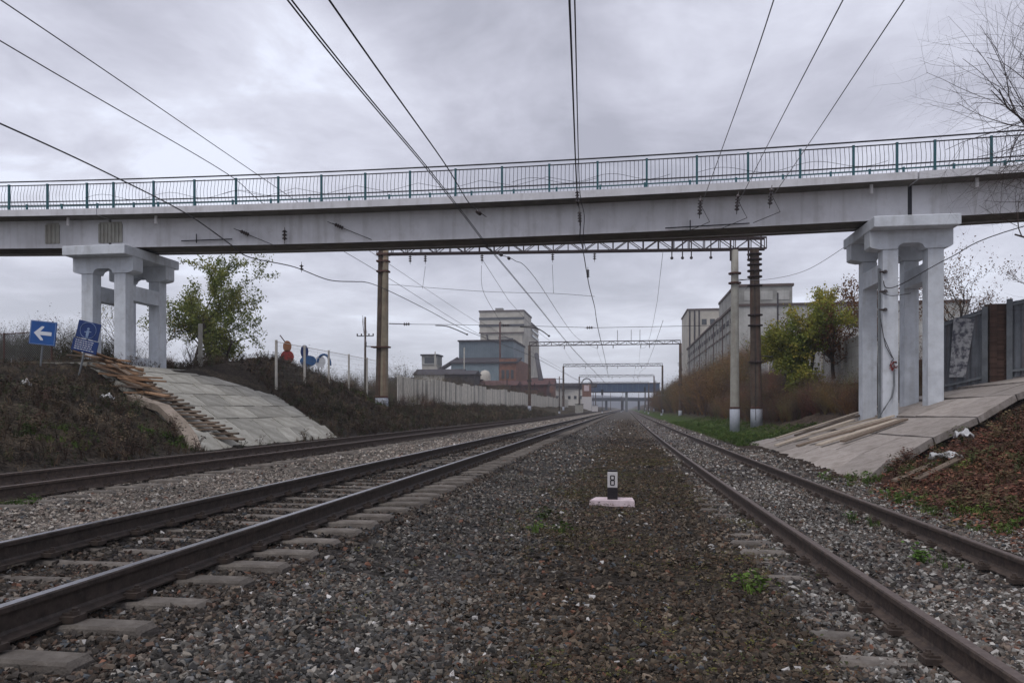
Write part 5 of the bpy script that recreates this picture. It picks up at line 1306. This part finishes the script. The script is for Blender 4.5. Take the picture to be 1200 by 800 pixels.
for x_, y_, z_, w_, h_, lb in ((-52, 306, 40.8, 3, 1.6, 'small plant room on the left of the elevator roof'), (-45, 310, 40.8, 4, 1.1, 'low plant room on the right of the elevator roof'), (-34, 206, 19.7, 2.4, 1.2, 'ventilation box on the blue building roof')):
    t = thing('roof_unit', (x_, y_, z_), lb, 'roof unit'); mb = MB(); mb.box(-w_ / 2, w_ / 2, 0, 3, 0, h_, bev=.05); mb.build('housing', M['ware'], t)
    mb = MB(); mb.box(-w_ / 2 - .1, w_ / 2 + .1, -.1, 3.1, h_, h_ + .12); mb.build('cover', M['roofdark'], t)

# ------------------------------------------------------------------ warehouse on the right
W = thing('grain_warehouse', (15, 108, 0), 'long pale concrete warehouse with panelled side wall behind the right embankment', 'warehouse')
mb = MB(); mb.box(0, 30, .1, 82, 0, 15.6); mb.build('long_wall', M['ware'], W)
mb = MB(); mb.box(-.02, 7.6, -.1, 18, 15.6, 18.05); mb.build('upper_storey', M['ware'], W)
mb = MB(); mb.box(-.06, 30.1, -.05, .098, 2, 15.35); mb.build('end_wall', M['ware2'], W)
mb = MB(); mb.box(-.15, 7.8, -.25, 18.2, 18.05, 18.4); mb.box(-.25, 30.2, 18.25, 82.2, 15.6, 15.95); mb.box(-.2, 30.2, -.22, -.12, 15.35, 15.7); mb.box(-.26, -.1, .2, 18.2, 15.4, 15.75); mb.build('roof_edge', M['parapet'], W)
for i in range(20):
    mb = MB(); mb.box(-.14, -.0, 1 + i * 4.1, 1.35 + i * 4.1, 2, 15.3); mb.build('wall_pier', M['parapet' if i % 3 == 0 else 'ware'], W)
for i in range(19):
    mb = MB(); mb.box(-.10, -.01, 2.0 + i * 4.1, 4.5 + i * 4.1, 13.5, 14.2); mb.build('window', M['roofdark'], W)
mb = MB(); mb.box(-.12, 0, .3, 82, 12.2, 12.45); mb.build('ledge', M['parapet'], W)
for i in range(3):
    mb = MB(); mb.box(1.2 + i * 2.2, 2.8 + i * 2.2, -.16, -.1, 16.2, 17.4); mb.build('wall_panel', M['ware2'], W)
mb = MB(); mb.tube([(5.5, -1, 3), (5.5, -1, 17)], .12, 6); mb.build('drainpipe', M['roofdark'], W)
W2 = thing('workhouse_tower', (15.2, 192, 0), 'taller rear block of the pale concrete warehouse, farther down the line', 'tower building')
mb = MB(); mb.box(0, 9.5, 0, 20, 0, 25.6); mb.build('wall', M['silo'], W2)
mb = MB(); mb.box(-.2, 9.8, -.2, 20.2, 25.6, 26.0); mb.build('roof', M['parapet'], W2)
for x_ in (.3, 1.5, 2.6):
    mb = MB(); mb.box(x_, x_ + .35, -.25, 0, 0, 25.5); mb.build('wall_pier', M['roofdark'], W2)
for i in range(3):
    mb = MB(); mb.box(3.4 + i * 2, 4.6 + i * 2, -.08, .02, 22, 23.4); mb.build('window', M['glassdark'], W2)

# ------------------------------------------------------------------ right bank fence + corrugated fence
RF = thing('concrete_panel_fence', (12.6, 42, 3.6), 'grey concrete panel fence with pale posts above the brushy right bank', 'fence')
ro = Vector((12.6, 42, 3.6))
for i in range(20):
    y_ = 42 + i * 4.6; z_ = max(float(gz(12.7, y_)) + .1, 3.55 + .03 * i)
    mb = MB(); mb.box(-.06, .06, -.06, .06, 0, 1.95 if i % 3 else 2.35, bev=.01); link('post', mb.mesh('post', M['fence_white']), RF, Vector((12.55, y_, z_)) - ro)
    for j in range(3):
        mb = MB(); mb.box(-.03, .03, .10, 4.5, j * .56 - (.9 if j == 0 else 0), j * .56 + .54, bev=.008); link('panel', mb.mesh('panel', M['ware']), RF, Vector((12.7, y_, z_ + .02)) - ro)
def corr_fence(x0, x1, y0, y1, h, label, slope_top=0):
    t = thing('corrugated_fence', (x0, y0, 0), label, 'fence'); d = Vector((x1 - x0, y1 - y0, 0)); L_ = d.length; u = d / L_; nrm = Vector((-u.y, u.x, 0))
    za, zb = float(gz(x0, y0)) - .05, float(gz(x1, y1)) - .05
    npan = max(1, int(L_ / 1.25))
    for k in range(npan):
        mb = MB(); n = 24; a0 = L_ * k / npan + .03; a1 = L_ * (k + 1) / npan - .03; vs_ = []
        for i in range(n + 1):
            s_ = lerp(a0, a1, i / n); p = u * s_ + nrm * (.03 * math.sin(i * math.pi / 2.0 + .7)); zb_ = lerp(za, zb, s_ / L_)
            vs_ += [p + Vector((0, 0, zb_ + .12)), p + Vector((0, 0, zb_ + h + slope_top * s_ / L_))]
        mb.add(vs_, [(2 * i, 2 * i + 2, 2 * i + 3, 2 * i + 1) for i in range(n)]); mb.build('sheet', M['greycorr'], t)
    for s_ in np.linspace(0, L_, max(2, int(L_ / 2.5) + 1)):
        zb_ = lerp(za, zb, s_ / L_); p = u * s_ - nrm * .07; mb = MB(); mb.obox(p + Vector((0, 0, zb_ + h / 2 + slope_top * s_ / L_ / 2)), u * .09, nrm * .05, Vector((0, 0, h / 2 + .1))); mb.build('post', M['frame_grey'], t)
    for zz_ in (.35, h - .12):
        a = Vector((0, 0, za + zz_)) - nrm * .075; b2 = u * L_ + Vector((0, 0, zb + zz_ + (slope_top if zz_ > 1 else 0))) - nrm * .075
        mb = MB(); mb.obox((a + b2) / 2, (b2 - a) / 2, nrm * .03, Vector((0, 0, .045))); mb.build('crossbar', M['frame_grey'], t)
    return t
corr_fence(11.6, 13.0, 30.6, 29.8, 2.75, 'grey corrugated metal fence section just right of the right pier', .1)
corr_fence(13.75, 19.5, 29.6, 25.5, 2.85, 'grey corrugated metal fence section at the right edge of the view', .3)
t = thing('graffiti_sheet', (12.0, 30.1, 2.5), 'peeling white painted sheet with dark smudges leaning on the corrugated fence', 'sheet', rot=(0, 0, math.radians(-29)))
mb = MB(); mb.add([(-.1, 0, -.1), (.42, 0, -.1), (.72, 0, 2.0), (.05, 0, 2.1), (-.1, .03, -.1), (.42, .03, -.1), (.72, .03, 2.0), (.05, .03, 2.1)], [(0, 1, 2, 3), (7, 6, 5, 4), (0, 4, 5, 1), (1, 5, 6, 2), (2, 6, 7, 3), (3, 7, 4, 0)])
mb.build('sheet', mat('peeling_white', (.42, .42, .42), (.10, .10, .12), 5, .9, .1, lo=.42, hi=.56), t)
# brick gate pillar between the two sections, overgrown
t = thing('brick_pillar', (13.45, 29.9, 2.2), 'brown brick wall stub between the two corrugated fence sections', 'wall')
bm_ = MB(); bm_.box(-.12, .12, -.055, .055, -.033, .033); bme = bm_.mesh('brick', mat('old_brick', (.10, .06, .045), (.055, .036, .03), 3, .95, .3, 30, rnd=.3))
core = MB(); core.box(-.36, .36, -.2, .2, 0, 2.85); core.build('mortar_core', M['pole_brown'], t)
for j in range(36):
    for i in range(3):
        link('brick', bme, t, (-.24 + i * .24, -.20 + random.uniform(-.008, .006), .04 + j * .078))

# ------------------------------------------------------------------ trees and shrubs
def branch_tree(seed, h, levels, r0, spread=.5, nchild=(3, 5), lean=(0, 0), up=.35, start=.25, wig=.12, ratio=(.55, .78)):
    """returns list of (pts, r0, r1, level)"""
    R_ = random.Random(seed); out = []
    def grow(p, d, L_, r, lv):
        n = 5; pts = [p]; q = p; dd = d.copy()
        for i in range(n):
            dd = (dd + Vector((R_.gauss(0, wig), R_.gauss(0, wig), R_.gauss(0, wig * .6) + up * .12))).normalized()
            q = q + dd * (L_ / n); pts.append(q)
        out.append((pts, r, r * (.45 if lv < levels else .25), lv))
        if lv >= levels: return
        k = R_.randint(*nchild) + (2 if lv == 0 else 0)
        for i in range(k):
            t = R_.uniform(start if lv == 0 else .2, 1.0); f = t * n; j = min(int(f), n - 1); bp_ = pts[j].lerp(pts[j + 1], f - j)
            a = R_.uniform(0, 6.28); base = (pts[j + 1] - pts[j]).normalized()
            s_ = base.cross(Vector((math.cos(a), math.sin(a), .3))).normalized()
            nd = (base * (1 - spread) + s_ * spread * R_.uniform(.8, 1.5) + Vector((0, 0, up * .5))).normalized()
            grow(bp_, nd, L_ * R_.uniform(*ratio), r * (1 - .5 * t) * .6, lv + 1)
    grow(Vector((0, 0, 0)), Vector((lean[0], lean[1], 1)).normalized(), h, r0, 0)
    return out
def leaves_mesh(name, pts_, n, s, mk, seed, jitter=.35, bright=None):
    R_ = np.random.default_rng(seed); pts_ = np.array([tuple(p) for p in pts_])
    c = pts_[R_.integers(0, len(pts_), n)] + R_.normal(0, jitter, (n, 3))
    a = R_.normal(size=(n, 3)); a /= np.linalg.norm(a, axis=1)[:, None]; b_ = R_.normal(size=(n, 3)); b_ -= (b_ * a).sum(1)[:, None] * a; b_ /= np.linalg.norm(b_, axis=1)[:, None]
    k = (s * R_.uniform(.55, 1.35, n))[:, None]
    v = np.stack([c - a * k, c - b_ * k * .55, c + a * k, c + b_ * k * .55], 1).reshape(-1, 3)
    me = bpy.data.meshes.new(name); me.vertices.add(4 * n); me.vertices.foreach_set('co', v.ravel())
    me.loops.add(4 * n); me.loops.foreach_set('vertex_index', np.arange(4 * n)); me.polygons.add(n); me.polygons.foreach_set('loop_start', np.arange(n) * 4); me.update(calc_edges=True)
    cl = vnoise(c[:, 0] + c[:, 2] * .7, c[:, 1] + c[:, 2], 1.1, seed) * .6 + R_.random(n) * .4
    at_ = me.attributes.new('lcol', 'FLOAT', 'FACE'); at_.data.foreach_set('value', np.clip(cl, 0, 1)); me.materials.append(M[mk]); return me
def tree(loc, seed, h, r0, label, name='tree', cat='tree', nleaf=0, ls=.09, lm='leaf_green', levels=3, bark='bark', jitter=.3, group=None, sx=1, **kw):
    t = thing(name, loc, label, cat, group); sk = branch_tree(seed, h, levels, r0, **kw)
    mb = MB(); mb.tube(sk[0][0], sk[0][1], 8, r1=sk[0][2]); mb.build('trunk', M[bark], t, True)
    mb = MB()
    for pts, a, b_, lv in sk[1:]: mb.tube(pts, a, 4 if lv < 2 else 3, r1=b_, cap=False)
    mb.build('branches', M[bark], t, True)
    if nleaf:
        tips = [p for pts, a, b_, lv in sk if lv >= levels - 1 for p in pts[1:]]
        link('crown', leaves_mesh('crown', tips, nleaf, ls, lm, seed, jitter), t)
    return t
# green tree behind the left pier: several stems
tree((-22.6, 38.5, 3.0), 11, 3.7, .16, 'bushy green and yellow leaved tree behind the left pier', nleaf=13000, ls=.068, levels=3, spread=.52, nchild=(4, 5), up=.35, start=.12, jitter=.11)
tree((-21.9, 38.2, 3.0), 23, 2.1, .10, 'smaller green tree leaning right beside the bushy one', nleaf=4600, ls=.066, levels=3, spread=.7, nchild=(3, 5), up=.12, lean=(.25, 0), start=.15, jitter=.11)
tree((-24.0, 39.0, 3.0), 31, 3.2, .10, 'green tree with thin crown partly hidden by the left pier', nleaf=4600, ls=.066, levels=3, spread=.6, nchild=(3, 5), up=.3, start=.15, jitter=.11)
# right bank trees
tree((9.6, 47.5, 2.0), 41, 2.5, .12, 'yellow-green leafy tree on the right bank beyond the masts', nleaf=13000, ls=.078, lm='leaf_yellow', levels=3, spread=.6, nchild=(4, 5), up=.3, start=.1, jitter=.17)
tree((10.7, 47, 2.6), 43, 2.9, .13, 'taller yellow-green tree behind the leafy one on the right bank', nleaf=13000, ls=.078, lm='leaf_yellow', levels=3, spread=.55, nchild=(4, 5), up=.4, start=.1, jitter=.17)
tree((12.2, 47, 3.0), 47, 3.1, .12, 'rusty brown leaved tree beside the right pier', nleaf=8500, ls=.068, lm='leaf_rust', levels=3, spread=.55, nchild=(4, 5), up=.4, start=.1, jitter=.17)
tree((13.6, 45, 3.6), 49, 3.0, .10, 'half bare rusty tree just behind the right pier cap', nleaf=3600, ls=.062, lm='leaf_rust', levels=3, spread=.5, nchild=(4, 5), up=.45, start=.1, jitter=.14)
tree((15.8, 38, 3.2), 53, 3.0, .09, 'thin rusty tree with sparse leaves rising over the corrugated fence', nleaf=3000, ls=.045, lm='leaf_rust', levels=3, spread=.5, nchild=(4, 5), up=.5, start=.1, jitter=.14)
tree((18.0, 37, 3.2), 57, 2.9, .09, 'sparse brown shrub tree right of the thin rusty one', nleaf=1900, ls=.045, lm='leaf_rust', levels=3, spread=.5, nchild=(4, 5), up=.5, start=.1, jitter=.14)
tree((20.6, 36, 3.2), 59, 3.4, .09, 'bare dark shrub tree at the right edge behind the fence', nleaf=500, ls=.04, lm='leaf_rust', levels=3, spread=.5, nchild=(4, 5), up=.5, start=.1, jitter=.14)
# big bare tree reaching in at the top right
tree((9.35, 13.6, 1.0), 67, 4.4, .17, 'large bare tree reaching in from the right edge in front of the footbridge', levels=5, bark='bark_twig', spread=.58, nchild=(4, 5), up=.30, start=.30, lean=(-.14, .0), wig=.15, ratio=(.58, .78))
# twiggy shrubs, left edge
for k, (x_, y_, h_, nl, lb) in enumerate([(-27.5, 30, 1.9, 0, 'bare purple-grey shrub at the left edge behind the fence'), (-25.6, 31, 1.5, 150, 'bare low shrub between the left edge and the arrow sign'), (-23.2, 31.5, 2.0, 500, 'thin shrub with a few yellowish leaves between the two blue signs'), (-22.2, 33.5, 1.6, 400, 'rusty low shrub seen through the left pier'), (-21.0, 34, 1.4, 0, 'bare reddish shrub seen between the pier columns')]):
    tree((x_, y_, 2.85), 71 + k, h_, .04, lb, 'shrub', 'shrub', nleaf=nl, ls=.038, lm='leaf_yellow' if k == 2 else 'leaf_rust', levels=3, bark='bark_twig', spread=.55, nchild=(4, 6), up=.4, start=.05, jitter=.12)

# brush covering the right embankment (uncountable thicket)
def twig_proto(seed, h):
    mb = MB(); R_ = random.Random(seed)
    for s_ in range(7):
        a = R_.uniform(0, 6.28); sk = branch_tree(seed * 10 + s_, h * R_.uniform(.6, 1), 2, .014, spread=.45, nchild=(3, 5), lean=(math.cos(a) * .35, math.sin(a) * .35), up=.4, start=.15)
        for pts, r_, r1_, lv in sk: mb.tube(pts[::2] + [pts[-1]] if lv else pts, r_, 3, r1=r1_, cap=False)
    pts_all = [v for v in mb.v[::9]]
    for i in range(260):
        q = Vector(R_.choice(pts_all)) + Vector((R_.gauss(0, .06), R_.gauss(0, .06), R_.gauss(0, .06))); k = R_.uniform(.02, .05)
        m3 = Matrix.Rotation(R_.uniform(0, 6.28), 3, 'Z') @ Matrix.Rotation(R_.uniform(-1.4, 1.4), 3, 'X')
        mb.add([q + m3 @ Vector(c) * k for c in ((-1, 0, 0), (0, -.55, 0), (1, 0, 0), (0, .55, 0))], [(0, 1, 2, 3)])
    return mb.mesh('twigs', M['twig'])
tp = [twig_proto(i, 1.7) for i in range(4)]
def brush(n, xr, yr, s, label, pal, dens=None, name='brushwood'):
    x, y = place(n, xr, yr, dens); return pl_scatter(name, x, y, s, pal, tp, label, tilt=.15, var=.3, cat='undergrowth')
bpal = [(.17, .10, .04), (.10, .10, .045), (.105, .070, .060), (.085, .060, .055), (.13, .075, .050), (.075, .06, .05), (.12, .095, .045), (.14, .06, .045)]
brush(2600, (7.4, 15.5), (34, 75), (.38, .85), 'tangled brown and purplish brushwood covering the right bank', bpal, lambda x, y: sstep(7.2, 9.0, x) * ((y > 41) | (x > 9.6)) * ((x < 11.4) | (x > 14.6) | (y > 62)) * np.where((x > 10.2) & (y < 62), .4, 1))
brush(1500, (8.0, 16), (75, 230), (1.1, 2.3), 'distant reddish brushwood along the right side of the line', bpal[:3] + [(.15, .085, .035)], name='distant_brushwood')
brush(420, (-30, -14.5), (34, 60), (.3, .6), 'low dead shrubs behind the white fence', bpal, lambda x, y: ((x < -21) | (y > 50)), name='low_shrubs')
brush(500, (-34, -17.5), (60, 200), (.7, 1.5), 'low brown brush behind the long white fence', [(.09, .07, .045), (.11, .085, .05), (.07, .06, .04)], name='far_low_brush')
brush(160, (-36, -22.5), (27.5, 33), (.45, .9), 'dead olive-brown brush behind the chain-link fence', [(.06, .05, .03), (.08, .07, .035), (.05, .045, .03)], name='fence_brush')
brush(170, (16, 30), (31, 44), (.7, 1.3), 'brown thicket behind the corrugated fence', bpal, name='thicket')
brush(26, (10.4, 13.2), (31.8, 33.5), (.5, .8), 'brown shrubs behind the right pier', bpal, name='pier_shrubs')
# dirt heap clods
x, y = place(1500, (-22, -13), (33, 46), lambda x, y: np.exp(-(((x + 18) / 3) ** 2 + ((y - 38) / 5) ** 2)))
m = len(x); sc = rng.uniform(.04, .16, m)
scatter('earth_clods', np.stack([x, y, gz(x, y)], 1), rng.random((m, 3)) * 6.28, sc[:, None] * (.7 + .6 * rng.random((m, 3))), rng.integers(0, 3, m), np.array([.045, .033, .027]) * (.6 + .9 * rng.random((m, 1))), [proto_mesh('s', rocks[i].copy()) for i in range(3)], kind='stuff', label='dark clods of dug earth heaped beside the left paving', cat='soil')

# ------------------------------------------------------------------ far hills
mb = MB(); n = 90; vs_ = []
for i in range(n + 1):
    x_ = lerp(-2600, 2600, i / n); h_ = 16 + 12 * math.sin(i * .31) + 6 * math.sin(i * .9 + 1)
    vs_ += [(x_, 1500, -3), (x_, 1560, h_), (x_, 2200, h_ * 1.1), (x_, 2300, -3)]
fs = []
for i in range(n):
    for k in range(3): fs.append((i * 4 + k, (i + 1) * 4 + k, (i + 1) * 4 + k + 1, i * 4 + k + 1))
mb.add(vs_, fs); tag(mb.build('hills', M['hill'], None, True), kind='structure')

# ------------------------------------------------------------------ air
hm_ = bpy.data.materials.new('thin_haze'); hm_.use_nodes = True; hn = hm_.node_tree; hn.nodes.clear()
ho = hn.nodes.new('ShaderNodeOutputMaterial'); hv = hn.nodes.new('ShaderNodeVolumePrincipled')
hv.inputs['Color'].default_value = (.86, .88, .95, 1); hv.inputs['Density'].default_value = .0006; hv.inputs['Anisotropy'].default_value = .2
hn.links.new(hv.outputs[0], ho.inputs['Volume'])
mb = MB(); mb.box(-3100, 3100, -70, 3100, -4, 46); tag(mb.build('haze', hm_), kind='stuff')
